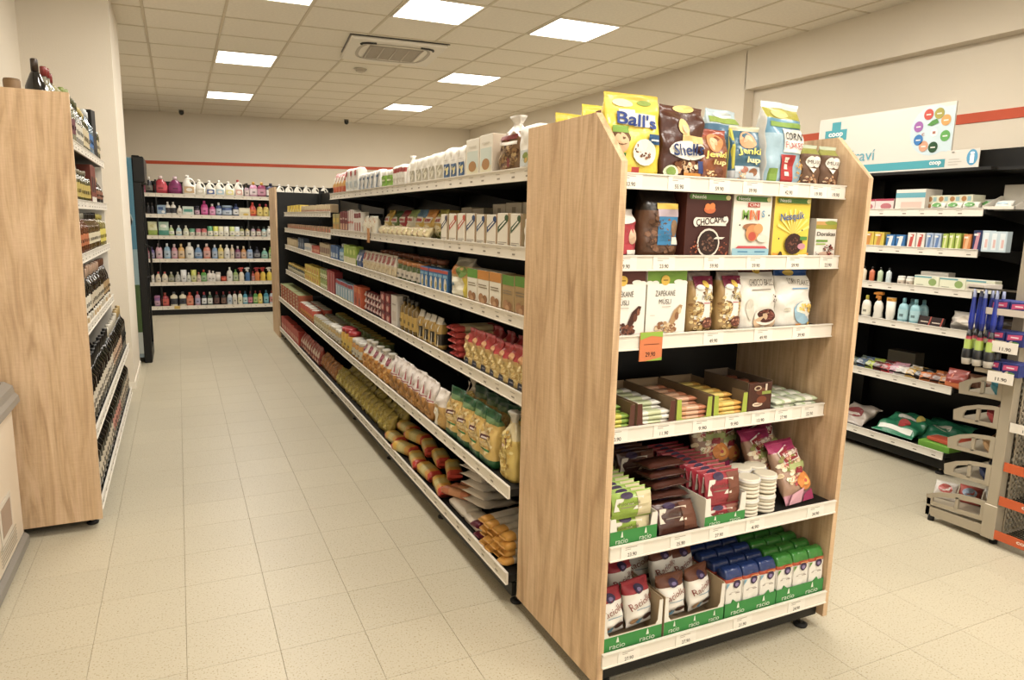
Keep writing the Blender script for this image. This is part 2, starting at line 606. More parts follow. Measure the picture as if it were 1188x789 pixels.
# ---- air conditioner cassette
a = empty('air_conditioner', (2.105, 7.42, H), math.atan(-.10))
tag(a, 'large square white air conditioner cassette with four outlet slots in the ceiling', 'air conditioner')
f = MB()
h = .475
f.box(-h, -h, -.035, h, h, 0, '#ded2bc', b=.012)
f.obj('frame', M['white'], a)
f = MB()
for k in range(13):
    y = -.24 + k * .04
    f.box(-.26, y, -.047, .26, y + .014, -.038, '#c6baa5')
for k in range(5):
    x = -.26 + k * .127
    f.box(x, -.26, -.050, x + .012, .27, -.040, '#c9bda8')
f.obj('intake_grille', 'plastic', a)
MB().box(-.27, -.27, -.0395, .27, .28, -.034, '#b0a38d').obj('filter_panel', 'plastic', a)
for k in range(4):
    g = MB()
    pts = []
    for t in range(9):
        x = -.30 + t * .075
        y = .37 - .05 * (abs(x) / .3) ** 3
        pts.append((x, y))
    vs = [(x, y, -.037) for x, y in pts] + [(x, y - .032, -.037) for x, y in pts]
    vs += [(x, y, -.039) for x, y in pts] + [(x, y - .032, -.039) for x, y in pts]
    n = 9
    g.add(vs, [(2 * n + i, 3 * n + i, 3 * n + i + 1, 2 * n + i + 1) for i in range(n - 1)] + [(i, i + 1, 2 * n + i + 1, 2 * n + i) for i in range(n - 1)] + [(n + i + 1, n + i, 3 * n + i, 3 * n + i + 1) for i in range(n - 1)], '#b3a68f')
    ob = g.obj('air_slot', 'plastic', a)
    ob.rotation_euler = (0, 0, (PI, PI / 2, 0, -PI / 2)[k])
for sx, sy, nm in ((-1, -1, 0), (1, -1, 1)):
    g = MB().tube([(sx * .36, -.30, -.036), (sx * .345, -.345, -.037), (sx * .30, -.37, -.037), (sx * .22, -.378, -.036)], .014, '#1a150f', 6)
    g.obj('air_slot_end', 'plastic', a)
MB().box(-.49, -.49, -.006, .49, -.475, 0, '#3a3023').box(-.49, -.475, -.006, -.478, .3, 0, '#4a3f30').obj('painted_edge_shadow', 'plastic', a)  # strips coloured dark as the shade along two cassette edges
d = empty('smoke_detector', (2.03, 8.52, H))
tag(d, 'small round white smoke detector on the ceiling beyond the air conditioner', 'smoke detector')
MB(True).loft([(-.012, .07, '#d8ccb6'), (0, .075, '#d8ccb6')], 18).obj('base', 'plastic', d)
MB(True).loft([(-.04, .03, '#cfc2ab'), (-.03, .05, '#cfc2ab'), (-.012, .055, '#cfc2ab')], 18).obj('sensor_head', 'plastic', d)
for x, y, lb in ((.15, 13.35, 'small black dome camera near the left end of the back wall'), (2.8, 12.85, 'small black dome camera at the ceiling, near the back right corner')):
    d = empty('security_camera', (x, y, H))
    tag(d, lb, 'security camera', None)
    MB(True).loft([(-.012, .042, '#c9bda6'), (0, .045, '#c9bda6')], 14).obj('base', 'plastic', d)
    MB(True).loft([(-.085, .012, '#0a0a0a'), (-.075, .028, '#0a0a0a'), (-.055, .038, '#0a0a0a'), (-.035, .041, '#0a0a0a'), (-.012, .038, '#0a0a0a')], 14).obj('dome', 'glass', d)


# ================================================================== SHELVING
def price_tag(parent, x, z, y, price, promo=False):
    """card clipped on a rail, rail front at y, facing -y"""
    b = MB()
    if promo:
        b.box(x - .043, y - .003, z - .062, x + .043, y, z + .03, '#d9783f')
        b.add([(x - .043, y - .0035, z + .03), (x - .043, y - .0035, z + .006), (x, y - .0035, z + .018), (x + .043, y - .0035, z + .012), (x + .043, y - .0035, z + .03)], [(0, 1, 2, 3, 4)], '#93b52c')
        b.add([(x - .02, y - .0035, z - .062), (x + .043, y - .0035, z - .062), (x + .043, y - .0035, z - .052)], [(0, 1, 2)], '#93b52c')
        b.add([(x - .028, y - .0036, z - .008), (x + .03, y - .0036, z - .008), (x + .03, y - .0036, z - .010), (x - .028, y - .0036, z - .010)], [(3, 2, 1, 0)], '#6b2a15')
        vv, ff, tw, th = text2d(price, .012)
        b.add([(x - .002 + a / tw * .038, y - .0036, z - .042 + c / th * .017) for a, c in vv], ff, '#3a1710')
    else:
        b.box(x - .042, y - .0015, z - .021, x + .042, y, z + .021, '#efe9dc')
        for k in range(2):
            b.box(x - .026, y - .0019, z + .013 - k * .006, x + (.018 if k == 0 else -.005), y - .0014, z + .0150 - k * .006, '#a59c8c')
        vv, ff, tw, th = text2d(price, .008)
        b.add([(x + a / tw * .034, y - .0021, z - .010 + c / th * .0125) for a, c in vv], ff, '#4b443a')
    return b.obj('price_tag', 'paper', parent)


def shelf_board(unit, x0, x1, yf, yb, z, mat='dark', joints=(), railh=.048, prints=True, dz=0.0, prices=(), ends=True):
    """shelf in unit space: front at yf, facing -y; z is the top of the rail"""
    def Z(x):
        return z + dz * (x - x0)
    b = MB()
    t = .03
    vs = []
    for x in (x0, x1):
        vs += [(x, yf + .008, Z(x) - .012 - t), (x, yb, Z(x) - .012 - t), (x, yb, Z(x) - .012), (x, yf + .008, Z(x) - .012)]
    b.add(vs, [(0, 1, 2, 3), (7, 6, 5, 4), (0, 4, 5, 1), (1, 5, 6, 2), (2, 6, 7, 3), (3, 7, 4, 0)], '#222')
    sh = b.obj('shelf', mat, unit)
    js = [x0] + list(joints) + [x1]
    for k in range(len(js) - 1):
        a, c = js[k] + (.0015 if k else 0), js[k + 1] - (.0015 if k < len(js) - 2 else 0)
        r = MB()
        for y0_, y1_, zz0, zz1 in ((yf, yf + .007, -railh, 0), (yf - .004, yf, -railh, -railh + .004), (yf - .004, yf, -.004, 0)):
            vs = []
            for x in (a, c):
                vs += [(x, y0_, Z(x) + zz0), (x, y1_, Z(x) + zz0), (x, y1_, Z(x) + zz1), (x, y0_, Z(x) + zz1)]
            r.add(vs, [(0, 1, 2, 3), (7, 6, 5, 4), (0, 4, 5, 1), (1, 5, 6, 2), (2, 6, 7, 3), (3, 7, 4, 0)], '#eee')
        r.obj('price_rail', 'rail', sh)
        if prints:
            p = MB()
            x = a + .05
            rr = random.Random(int(a * 100 + z * 1000))
            while x < c - .06:
                zc = Z(x)
                p.box(x, yf - .0012, zc - .017, x + rr.uniform(.03, .045), yf + .001, zc - .0145, '#b3aa9a')
                p.box(x + .012, yf - .0012, zc - .036, x + .036, yf + .001, zc - .0295, '#938b7d')
                x += rr.uniform(.11, .17)
            q = p.obj('price_print', 'paper', sh)
            q['kind'] = 'stuff'
    for (x, pr) in prices:
        if pr.startswith('!'):
            price_tag(sh, x, z - .022, yf - .004, pr[1:], True)
        else:
            price_tag(sh, x, z - .024, yf - .0045 + .004, pr)
    return sh


def foot(unit, x, y, h=.05):
    o = MB(True).loft([(0, .026, '#111'), (.008, .028, '#111'), (.012, .02, '#111'), (.013, .009, '#aaa'), (h, .009, '#aaa')], 12)
    # two-tone foot: rubber disc and zinc stem
    o = MB(True).loft([(0, .024, '#111'), (.008, .027, '#111'), (.014, .016, '#111')], 14).obj('foot', 'rubber', unit, (x, y, 0))
    MB(True).loft([(.014, .008, '#999'), (h, .008, '#999')], 10).obj('foot_stem', 'steel', o)


def wood_panel(unit, x0, x1, y0, y1, z0, zf, zt, ch, name='end_panel', rear=False):
    pts = [(y0, z0), (y1, z0), (y1, zt), (y0 + ch, zt), (y0, zf)]
    return MB().prism(pts, 'x', x0, x1, '#b8946a').obj(name, 'wood', unit)


# ---- near end-of-aisle unit (end cap)
EX0, EX1, EY0, EY1 = 1.126, 2.158, 1.67, 2.253
u = empty('end_shelving_unit', (0, 0, 0))
tag(u, 'oak-sided end shelving unit with cereal packs facing the front of the shop', 'shelving unit')
wood_panel(u, EX0, EX0 + .022, EY0, EY1, .05, 1.677, 1.824, .143)
wood_panel(u, EX1 - .022, EX1, EY0, EY1, .05, 1.677, 1.824, .143)
MB().box(1.15, 2.22, .05, 2.134, 2.25, 1.80).obj('back_panel', 'black', u)
MB().box(1.15, 1.70, .045, 2.134, 2.22, .118).obj('plinth', 'black', u)
ENDZ = [1.654, 1.41, 1.163, .866, .52, .16]
pr = [[(1.22, '33.90'), (1.40, '55.90'), (1.56, '59.90'), (1.70, '39.90'), (1.86, '42.90'), (2.0, '19.90'), (2.085, '19.90')],
      [(1.215, '29.90'), (1.36, '23.90'), (1.56, '59.90'), (1.74, '59.90'), (1.92, '59.90'), (2.08, '22.90')],
      [(1.325, '!29,90'), (1.58, '49.90'), (1.80, '49.90'), (1.98, '39.90')],
      [(1.215, '10.90'), (1.40, '11.90'), (1.56, '9.90'), (1.70, '9.90'), (1.82, '13.90'), (1.93, '27.90'), (2.06, '22.90')],
      [(1.23, '23.90'), (1.42, '25.90'), (1.58, '27.90'), (1.74, '4.90'), (2.03, '34.90')],
      [(1.24, '27.90'), (1.47, '27.90'), (1.72, '21.90'), (1.98, '24.90')]]
for k, z in enumerate(ENDZ):
    yf = 1.757 if k < 4 else 1.663
    shelf_board(u, 1.149 if k < 4 else 1.140 if k == 5 else 1.149, 2.134, yf, 2.22, z, prints=False, prices=pr[k])
for x, y in ((1.20, 1.75), (2.08, 1.72), (1.20, 2.2), (2.08, 2.2)):
    foot(u, x, y)

# ---- the long double-sided run behind it: unit space x' = -Y, y' = X  (faces the left aisle)
JN = [3.17, 4.14, 5.10, 5.95, 6.90, 7.85]
RUNZ = dict(A=(1.700, 1.15, 0.0), B=(1.412, 1.15, 0.0), C=(1.155, 1.15, .0035), D=(.858, 1.15, .0035), E=(.508, 1.085, .004), F=(.155, 1.085, 0.0))
u = empty('aisle_shelving_unit', (0, 0, 0), -PI / 2)
tag(u, 'long double-sided aisle shelving run stocked with flour, pasta and groceries', 'shelving unit')
# local (x, y) -> world (y, -x): world X = local y ; world Y = -local x
def runboard(k, ya, yb, z=None):
    z0_, xf, dz = RUNZ[k]
    z0_ = z or z0_
    js = [-y for y in reversed(JN) if ya + .1 < y < yb - .1]
    return shelf_board(u, -yb, -ya, xf, 1.62, z0_ + dz * (yb - 2.26), joints=js, dz=-dz, railh=.05)
runboard('A', 2.262, 5.95); runboard('B', 2.262, 5.95)
for k in 'CD': runboard(k, 2.262, 8.75)
for k in 'EF': runboard(k, 2.262, 8.97)
shelf_board(u, -8.75, -5.98, 1.15, 1.62, 1.558, railh=.05)
shelf_board(u, -8.75, -5.98, 1.15, 1.62, 1.376, railh=.05)
for zz in (1.70, 1.41, 1.155, .858, .51, .155):            # the far side of the run
    shelf_board(u, -8.9, -2.262, 2.13, 1.66, zz, prints=False) if False else MB().box(-8.9, 1.66, zz - .04, -2.262, 2.12, zz - .012).obj('shelf', 'dark', u)
ys = [2.262] + JN + [8.97]
for a_, b_ in zip(ys[:-1], ys[1:]):
    MB().box(-b_ + .002, 1.622, .06, -a_ - .002, 1.655, 1.80).obj('back_panel', 'black', u)
    MB().box(-b_ + .003, 1.11, .05, -a_ - .003, 1.13, .105).obj('plinth', 'black', u)
    MB().box(-b_ - .02, 1.60, .05, -b_ + .02, 1.665, 1.83).obj('upright', 'dark', u)
for y in [2.30] + JN + [8.9]:
    foot(u, -y, 1.15, .05)
    for z0_, zf in ((1.66, 1.16), (1.37, 1.16), (1.11, 1.16), (.81, 1.16)):
        if y > 6 and z0_ > 1.3: continue
        MB().prism([(zf, z0_), (1.6, z0_ - .07), (1.6, z0_), ], 'x', -y - .002, -y + .002, '#222').obj('bracket', 'dark', u)
# promotion tag hanging on the second rail of the run
tg = MB().box(-4.66, 1.140, 1.345, -4.60, 1.143, 1.44, '#c98a4a')
o = tg.obj('promotion_tag', 'paper')
o.rotation_euler = (0, 0, -PI / 2)
tag(o, 'small orange promotion tag hanging from the second shelf rail of the long run', 'tag')

# ---- far end of the run
u = empty('far_end_shelving_unit', (0, 0, 0))
tag(u, 'far end unit of the long shelf run with a narrow visible oak side', 'shelving unit')
wood_panel(u, 1.085, 1.107, 9.05, 9.65, .0, 1.86, 1.86, .0)
wood_panel(u, 2.12, 2.142, 9.05, 9.65, .0, 1.86, 1.86, .0)
MB().box(1.11, 9.05, .05, 2.118, 9.08, 1.80).obj('back_panel', 'black', u)
for zz in (1.6, 1.3, 1.0, .7, .4, .12):
    MB().box(1.11, 9.09, zz, 2.118, 9.5, zz + .03).obj('shelf', 'dark', u)

# ---- liquor shelving on the left: unit space x' = Y, y' = -X (faces the aisle, +X)
u = empty('liquor_shelving_unit', (0, 0, 0), PI / 2)
tag(u, 'oak-ended wall shelving full of wine and liquor bottles by the left wall', 'shelving unit')
# local (x, y) -> world (-y, x)
LQ = [(1.88, .48), (1.57, .48), (1.275, .48), (.88, .48), (.49, .40), (.135, .40)]
for z, yf in LQ:
    shelf_board(u, 3.70, 6.18, yf, .98, z, joints=[4.94], railh=.05)
MB().box(3.70, .985, .06, 6.2, 1.01, 1.95).obj('back_panel', 'white', u)
MB().box(3.70, .44, .05, 6.18, .46, .09).obj('plinth', 'black', u)
for y in (3.76, 4.94, 6.12):
    foot(u, y, .45)
MB().box(-1.02, 3.676, .05, -.399, 3.698, 2.012, '#b8946a').obj('end_panel', 'wood', u).matrix_parent_inverse = Matrix.Rotation(-PI / 2, 4, 'Z')
MB().box(-1.02, 6.2, .05, -.5, 6.215, 1.85, '#b8946a').obj('end_panel', 'white', u).matrix_parent_inverse = Matrix.Rotation(-PI / 2, 4, 'Z')

# ---- back wall shelving with detergents
u = empty('detergent_shelving_unit', (0, 0, 0))
tag(u, 'black metal back shelving packed with detergent and cleaner bottles', 'shelving unit')
BKZ = [1.806, 1.505, 1.193, .85, .50, .138]
for k, z in enumerate(BKZ):
    shelf_board(u, -.98, 2.35, 11.6, 12.15, z, joints=[-.27, .98], railh=.055, mat='black')
MB().box(-.98, 12.16, .04, 2.35, 12.2, 2.0).obj('back_panel', 'black', u)
MB().box(-.98, 11.63, 0.0, 2.35, 11.66, .08).obj('plinth', 'black', u)
for x in (-1.0, -.28, .98, 2.35):
    MB().box(x, 11.62, 0, x + .022, 12.16, 2.0).obj('upright', 'black', u)

# ---- right wall shelving (pharmacy goods), faces -X
u = empty('health_shelving_unit', (0, 0, 0), -PI / 2)
tag(u, 'black metal wall shelving with health products under the white sign', 'shelving unit')
HZ = [1.645, 1.406, 1.167, .925, .572, .156]
for k, z in enumerate(HZ):
    ye = 2.515 if k < 4 else 2.56
    shelf_board(u, -4.6, -ye, 4.2, 4.7, z, joints=[-3.52], railh=.048, mat='black')
    # tapered bracket seen on the open end
    MB().prism([(4.205, z - .035), (4.70, z - .10), (4.70, z - .015), (4.205, z - .008)], 'x', -ye + .002, -ye + .012, '#222').obj('bracket', 'dark', u)
for a_, b_ in ((-4.6, -3.53), (-3.52, -2.52), (-2.51, -1.5)):
    MB().box(a_, 4.72, .05, b_, 4.76, 2.03).obj('back_panel', 'black', u)
for y in (4.6, 3.525, 2.515, 1.5):
    MB().box(-y - .02, 4.66, 0, -y + .02, 4.72, 2.03).obj('upright', 'black', u)
MB().box(-4.6, 4.2, 1.86, -2.50, 4.72, 1.878).obj('canopy', 'dark', u)
MB().prism([(4.25, 1.858), (4.72, 1.83), (4.72, 1.875), (4.25, 1.875)], 'x', -2.50, -1.5, '#222').obj('canopy', 'dark', u)
MB().box(-4.6, 4.23, .04, -2.56, 4.70, .105).obj('plinth', 'black', u)
for y in (2.60, 3.5, 4.5):
    foot(u, -y, 4.26, .045)


def facing(name, loc, rz):
    return empty(name, loc, rz)


# ---- sign on top of the right wall shelving
e = empty('health_sign', (4.45, 3.43, 1.885), -PI / 2)
tag(e, 'long white sign reading Zdraví with a teal cross and coloured dots', 'sign')
b = MB().box(-.52, 0, 0, .52, .012, .43, '#dcd6c9')
b.obj('board', 'plastic', e)
pr_ = MB()
sf = lambda u_, v_: 0.0
D = [('r', -.5, .06, .47, .18, '#3fa3ae'),
     ('p', [(.5, .28)] + [(.365 + .147 * math.cos(t_ * PI / 12), .617 + .37 * math.sin(t_ * PI / 12)) for t_ in range(-4, -21, -1)] + [(.5, .95)], '#c6d8dc')]
D[1] = ('p', list(reversed(D[1][1])), D[1][2])
pr_.decals(1.04, .43, sf, D)
pr_.decals(1.04, .43, sf, [('r', -.445, .62, -.262, .80, '#3fa3ae'), ('r', -.39, .56, -.315, .93, '#3fa3ae')])
pr_.decals(1.04, .43, lambda a, b_: -.002, [('t', 'coop', -.352, .71, .12, .09, '#f4f4f0', .03), ('t', 'Zdraví', -.165, .335, .29, .18, '#5aa9b8', 0.0), ('t', 'coop', .41, .12, .075, .07, '#f4f4f0', .03)])
cols = ['#c94a3c', '#a39a3a', '#d99a4a', '#5aa447', '#1d4a24', '#d39a78', '#2f78b8', '#a060a8']
for k, c_ in enumerate(cols):
    an = math.radians([110, 68, 30, -23, -79, -118, -151, 163][k])
    cx, cz = .365 + .096 * math.cos(an), .617 + .255 * math.sin(an)
    pr_.decals(1.04, .43, lambda a, b_: -.003, [('e', cx, cz, .031, .081, c_), ('r', cx - .015, cz - .012, cx + .015, cz + .006, '#e9e4da')])
pr_.decals(1.04, .43, lambda a, b_: -.003, [('e', .38, .58, .022, .06, '#f4f0e6'), ('r', .37, .56, .39, .60, '#a86a60'), ('p', [(.33, .70), (.36, .68), (.405, .72), (.39, .78), (.36, .76)], '#4d8c3a'), ('t', 'c', .31, .57, .02, .04, '#c08a80')])
pr_.obj('printed_front', 'paper', e)
e = empty('information_card', (4.42, 2.865, 1.884), -PI / 2)
tag(e, 'small white information card with a blue i disc beside the long sign', 'sign')
MB().box(-.05, 0, 0, .155, .004, .125, '#ddd6c9').obj('card', 'plastic', e)
MB().decals(.28, .135, sf, [('e', .40, .55, .12, .36, '#4a9cc4'), ('t', 'i', .40, .55, .10, .5, '#f6f6f2', .03), ('r', -.12, .5, .12, .53, '#bdb5a6'), ('r', -.12, .38, .18, .41, '#bdb5a6'), ('r', -.12, .26, .1, .29, '#bdb5a6'), ('r', -.06, .80, .0, .86, '#8a8478')]).obj('printed_front', 'paper', e)

# ---- chest freezer at the left edge
e = empty('chest_freezer', (0, 0, 0))
tag(e, 'white chest freezer with grey trim at the left edge in front of the oak panel', 'freezer')
MB().box(-1.02, 1.9, .06, -.70, 3.60, .66, b=.012).obj('body', 'frz', e)
MB().prism([(-1.02, .655), (-.69, .655), (-.668, .675), (-.672, .70), (-.685, .715), (-.69, .745), (-.72, .765), (-1.02, .765)], 'y', 1.9, 3.61, '#85817a').obj('rim', 'frztrim', e)
MB().prism([(-1.02, .0), (-.70, .0), (-.683, .015), (-.683, .05), (-.698, .065), (-1.02, .065)], 'y', 1.9, 3.605, '#85817a').obj('base_trim', 'frztrim', e)
lb_ = MB().box(-.6985, 3.20, .15, -.696, 3.40, .34, '#e6dccb')
lb_.box(-.6955, 3.22, .20, -.6945, 3.38, .32, '#b49a84')
for k in range(6):
    lb_.box(-.6955, 3.16, .10 + k * .014, -.6945, 3.44, .105 + k * .014, '#b3a893')
lb_.obj('rating_label', 'paper', e)
MB().box(-1.0, 1.95, .766, -.72, 3.55, .772, '#556').obj('sliding_lid', 'glass', e)

# ---- drinks cooler past the pillar
e = empty('drinks_cooler', (0, 0, 0))
tag(e, 'tall black-framed drinks cooler with a blue printed side beyond the white pillar', 'cooler')
MB().box(-1.0, 7.86, .06, -.378, 8.5, 2.04, '#8fa0a6').obj('cabinet', 'plastic', e)
sd = MB()
sd.box(-.99, 7.853, .1, -.376, 7.861, 2.03, '#3f7f97')
sd.box(-.99, 7.849, .1, -.376, 7.8535, .32, '#b9bdb4')
sd.box(-.99, 7.848, .32, -.376, 7.8535, .80, '#3d5a1c')
sd.box(-.99, 7.848, .80, -.376, 7.8535, 1.15, '#8ea9ad')
rr = random.Random(3)
for k in range(26):
    x, z = rr.uniform(-.95, -.42), rr.uniform(.9, 1.5)
    r_ = rr.uniform(.02, .06)
    sd.add([(x + r_ * math.cos(t), 7.8475, z + r_ * 1.6 * math.sin(t)) for t in [i * PI / 4 for i in range(8)]], [tuple(range(8))], ('#6ea3b3', '#a8bcbc', '#52899c')[k % 3])
sd.obj('printed_side', 'gloss', e)
MB().box(-.376, 7.85, .0, -.305, 7.90, 2.06, b=.008).box(-.376, 8.45, 0, -.305, 8.5, 2.06).box(-.376, 7.9, 0, -.305, 8.45, .12).box(-.372, 7.84, 1.80, -.27, 8.51, 2.05, b=.01).obj('door_frame', 'black', e)
MB().box(-.365, 7.9, .12, -.345, 8.45, 1.86, '#0c1114').obj('glass_door', 'glass', e)
MB(True).tube([(-.31, 7.87, 1.20), (-.26, 7.875, 1.17), (-.258, 7.875, .90), (-.31, 7.87, .87)], .010, '#0b0b0b').obj('handle', 'plastic', e)
for y in (7.9, 8.42):
    foot(e, -.95, y, .06)




# ================================================================== GOODS
def lerp(tab, v):
    for (a, x), (b, y) in zip(tab[:-1], tab[1:]):
        if v <= b:
            return x + (y - x) * (v - a) / (b - a + 1e-9)
    return tab[-1][1]


BAG = dict(
    stand=(4, [(0, .80), (.06, 1), (.45, 1), (.8, .55), (.92, .07), (1, .05)], [(0, .97), (.1, 1), (.85, .98), (1, 1.0)]),
    pillow=(2.3, [(0, .05), (.06, .08), (.22, .85), (.5, 1), (.78, .85), (.94, .08), (1, .05)], [(0, 1), (.12, .94), (.5, .92), (.88, .94), (1, 1)]),
    brick=(9, [(0, .97), (.04, 1), (.86, 1), (.97, .75), (1, .4)], [(0, .98), (.04, 1), (.9, 1), (1, .93)]),
    knot=(3, [(0, .85), (.05, 1), (.5, 1), (.7, .7), (.82, .28), (.88, .22), (1, .5)], [(0, .95), (.06, 1), (.6, 1), (.8, .38), (.86, .22), (1, .55)]),
    flow=(3, [(0, .7), (.08, 1), (.75, 1), (.9, .25), (1, .08)], [(0, .96), (.5, 1), (.9, .9), (1, .92)]),
)


def bag(W, D, Hh, bands, ds=(), style='stand', mat='gloss', wr=.004, side=None, nu=None, nv=None, split=True, seed=1):
    nu = nu or (14 if split and ds else 8)
    nv = nv or (22 if split and ds else 10)
    p, gt, wt = BAG[style]
    def shape(u, v):
        a = min(1, abs(2 * u))
        return (1 - a ** p) ** (1 / p) * lerp(gt, v)
    def wrk(u, v):
        return wr * (math.sin(9 * u + 14 * v + seed) + .7 * math.sin(21 * v - 7 * u + seed * 2) + .25 * math.sin(17 * u + 27 * v)) * min(1, 4 * v) * .5
    def surf(u, v):
        return D / 2 - D / 2 * shape(u, v) + wrk(u, v)
    def bandcol(v):
        for vm, c in bands:
            if v < vm: return hx(c)
        return hx(bands[-1][1])
    b = MB(True)
    us = [.5 * math.sin(PI * (i / nu - .5)) for i in range(nu + 1)]
    us[0] = -.5; us[-1] = .5
    vset = sorted(set([i / nv for i in range(nv + 1)] + [min(1, x[0]) for x in bands]))
    vset = [v for k, v in enumerate(vset) if k == 0 or v - vset[k - 1] > 1e-4]
    rows = []
    for v in vset:
        wx = lerp(wt, v)
        ring = [(u * W * wx, surf(u * (1 - .04 * abs(u)), v), v * Hh) for u in us]
        ring += [(u * W * wx, D / 2 + D / 2 * shape(u, v) + wrk(u, v) * .6, v * Hh) for u in reversed(us[1:-1])]
        rows.append(ring)
    n = len(rows[0]); o = 0
    for r in rows: b.v += r
    for k in range(len(rows) - 1):
        vm = (vset[k] + vset[k + 1]) / 2
        c = bandcol(vm)
        for i in range(n):
            j = (i + 1) % n
            b.f.append((k * n + i, k * n + j, (k + 1) * n + j, (k + 1) * n + i))
            b.c.append(c if (i < nu or side is None) and not (side and i in (0, nu - 1)) else hx(side)); b.sm.append(True)
    b.f.append(tuple(range(n - 1, -1, -1))); b.c.append(bandcol(0)); b.sm.append(False)
    q = (len(rows) - 1) * n
    b.f.append(tuple(q + i for i in range(n))); b.c.append(bandcol(1)); b.sm.append(False)
    if ds and not split:
        b.decals(W, Hh, lambda u, v: surf(u, v) - .0018, ds, te=.0028)
    out = [('bag', b.mesh('bag', mat))]
    if ds and split:
        d = MB().decals(W, Hh, lambda u, v: surf(u, v) - .0018, ds, te=.0028)
        out.append(('printed_front', d.mesh('printed_front', 'paper')))
    return out


def carton(W, D, Hh, col, ds=(), side=None, top=None, split=True, mat='paper', bev=.0012, bands=None):
    b = MB()
    b.box(-W / 2, 0, 0, W / 2, D, Hh, col, b=bev)
    s_ = hx(side) if side else None
    if s_ is not None or top:
        for k, f in enumerate(b.f):
            vs = [b.v[i] for i in f]
            if top and min(v[2] for v in vs) > Hh - bev * 1.5: b.c[k] = hx(top)
            elif s_ and (max(v[0] for v in vs) - min(v[0] for v in vs)) < bev * 2: b.c[k] = s_
    ds = list(ds)
    if bands:
        z = 0
        for zm, c in bands:
            ds.insert(0, ('r', -.5, z, .5, zm, c)); z = zm
    if ds and not split:
        b.decals(W, Hh, lambda u, v: 0.0, ds)
    out = [('box', b.mesh('box', mat))]
    if ds and split:
        out.append(('printed_front', MB().decals(W, Hh, lambda u, v: 0.0, ds).mesh('printed_front', mat)))
    return out


PROF = dict(
    shampoo=([(0, .88), (.03, 1), (.55, 1), (.72, .82), (.80, .36)], (.80, 1.0, .34)),
    slim=([(0, .9), (.03, 1), (.62, 1), (.74, .7), (.80, .42)], (.80, 1.0, .40)),
    round_=([(0, .8), (.06, 1), (.35, 1.0), (.6, .85), (.78, .42), (.82, .3)], (.82, 1.0, .30)),
    waist=([(0, .9), (.04, 1), (.3, .86), (.5, .98), (.68, .8), (.80, .36)], (.80, 1.0, .36)),
    wine=([(0, .95), (.02, 1), (.60, 1), (.66, .92), (.74, .42), (.82, .34)], (.80, 1.0, .38)),
    liquor=([(0, .95), (.02, 1), (.62, 1), (.70, .82), (.76, .36), (.86, .34)], (.85, 1.0, .40)),
    square=([(0, .95), (.02, 1), (.70, 1), (.76, .8), (.80, .36), (.88, .34)], (.87, 1.0, .42)),
    jar=([(0, .93), (.04, 1), (.72, 1), (.80, .86), (.82, .82)], (.80, 1.0, .92)),
    can=([(0, .97), (.03, 1), (.95, 1), (.97, .96)], (.965, 1.0, 1.0)),
    tub=([(0, .86), (.8, 1)], (.8, 1.0, 1.04)),
    tube=([(0, .8), (.08, .8), (.3, .95), (1.0, 1.0)], None),
)


def bottle(kind, Hh, W, col, cap='#eee', label=None, mat='plastic', oval=.6, n=12, lab=None, capmat='plastic', lowcol=None):
    prof, cp = PROF[kind]
    lab = lab or ((.2, .48) if kind in ('wine', 'liquor', 'round_') else (.15, .55))
    r = W / 2
    b = MB(True)
    lv = [(z * Hh, q * r, col) for z, q in prof]
    if lowcol:
        lv = [(z * Hh, q * r, lowcol if z < .3 else col) for z, q in prof]
        lv.insert(2, (.3 * Hh, r, col)) if prof[2][0] > .3 else None
        lv.sort(key=lambda t: t[0])
    b.loft(lv, n, oval=oval, y=r * oval)
    out = [('bottle' if kind not in ('jar', 'can', 'tub') else kind, b.mesh('bottle', mat))]
    if cp:
        z0, z1, q = cp
        c = MB(True).loft([(z0 * Hh, q * r, cap), (z1 * Hh - .004, q * r, cap), (z1 * Hh, q * r * .85, cap)], n, oval=max(oval, .9) if q < .6 else oval, y=r * oval)
        out.append(('lid' if kind in ('jar', 'tub', 'can') else 'cap', c.mesh('cap', capmat)))
    if label:
        e = 1.015
        l = MB(True).loft([(lab[0] * Hh, r * e, label), (lab[1] * Hh, r * e, label)], n, cap=False, oval=(r * oval * e) / (r * e), y=r * oval)
        l.box(-r * .35, r * oval - r * oval * e - .0012, (lab[0] + .3 * (lab[1] - lab[0])) * Hh, r * .35, r * oval * .1, (lab[0] + .55 * (lab[1] - lab[0])) * Hh, tuple(max(0, c_ * .35) for c_ in hx(label)))
        out.append(('label', l.mesh('label', 'paper')))
    return out


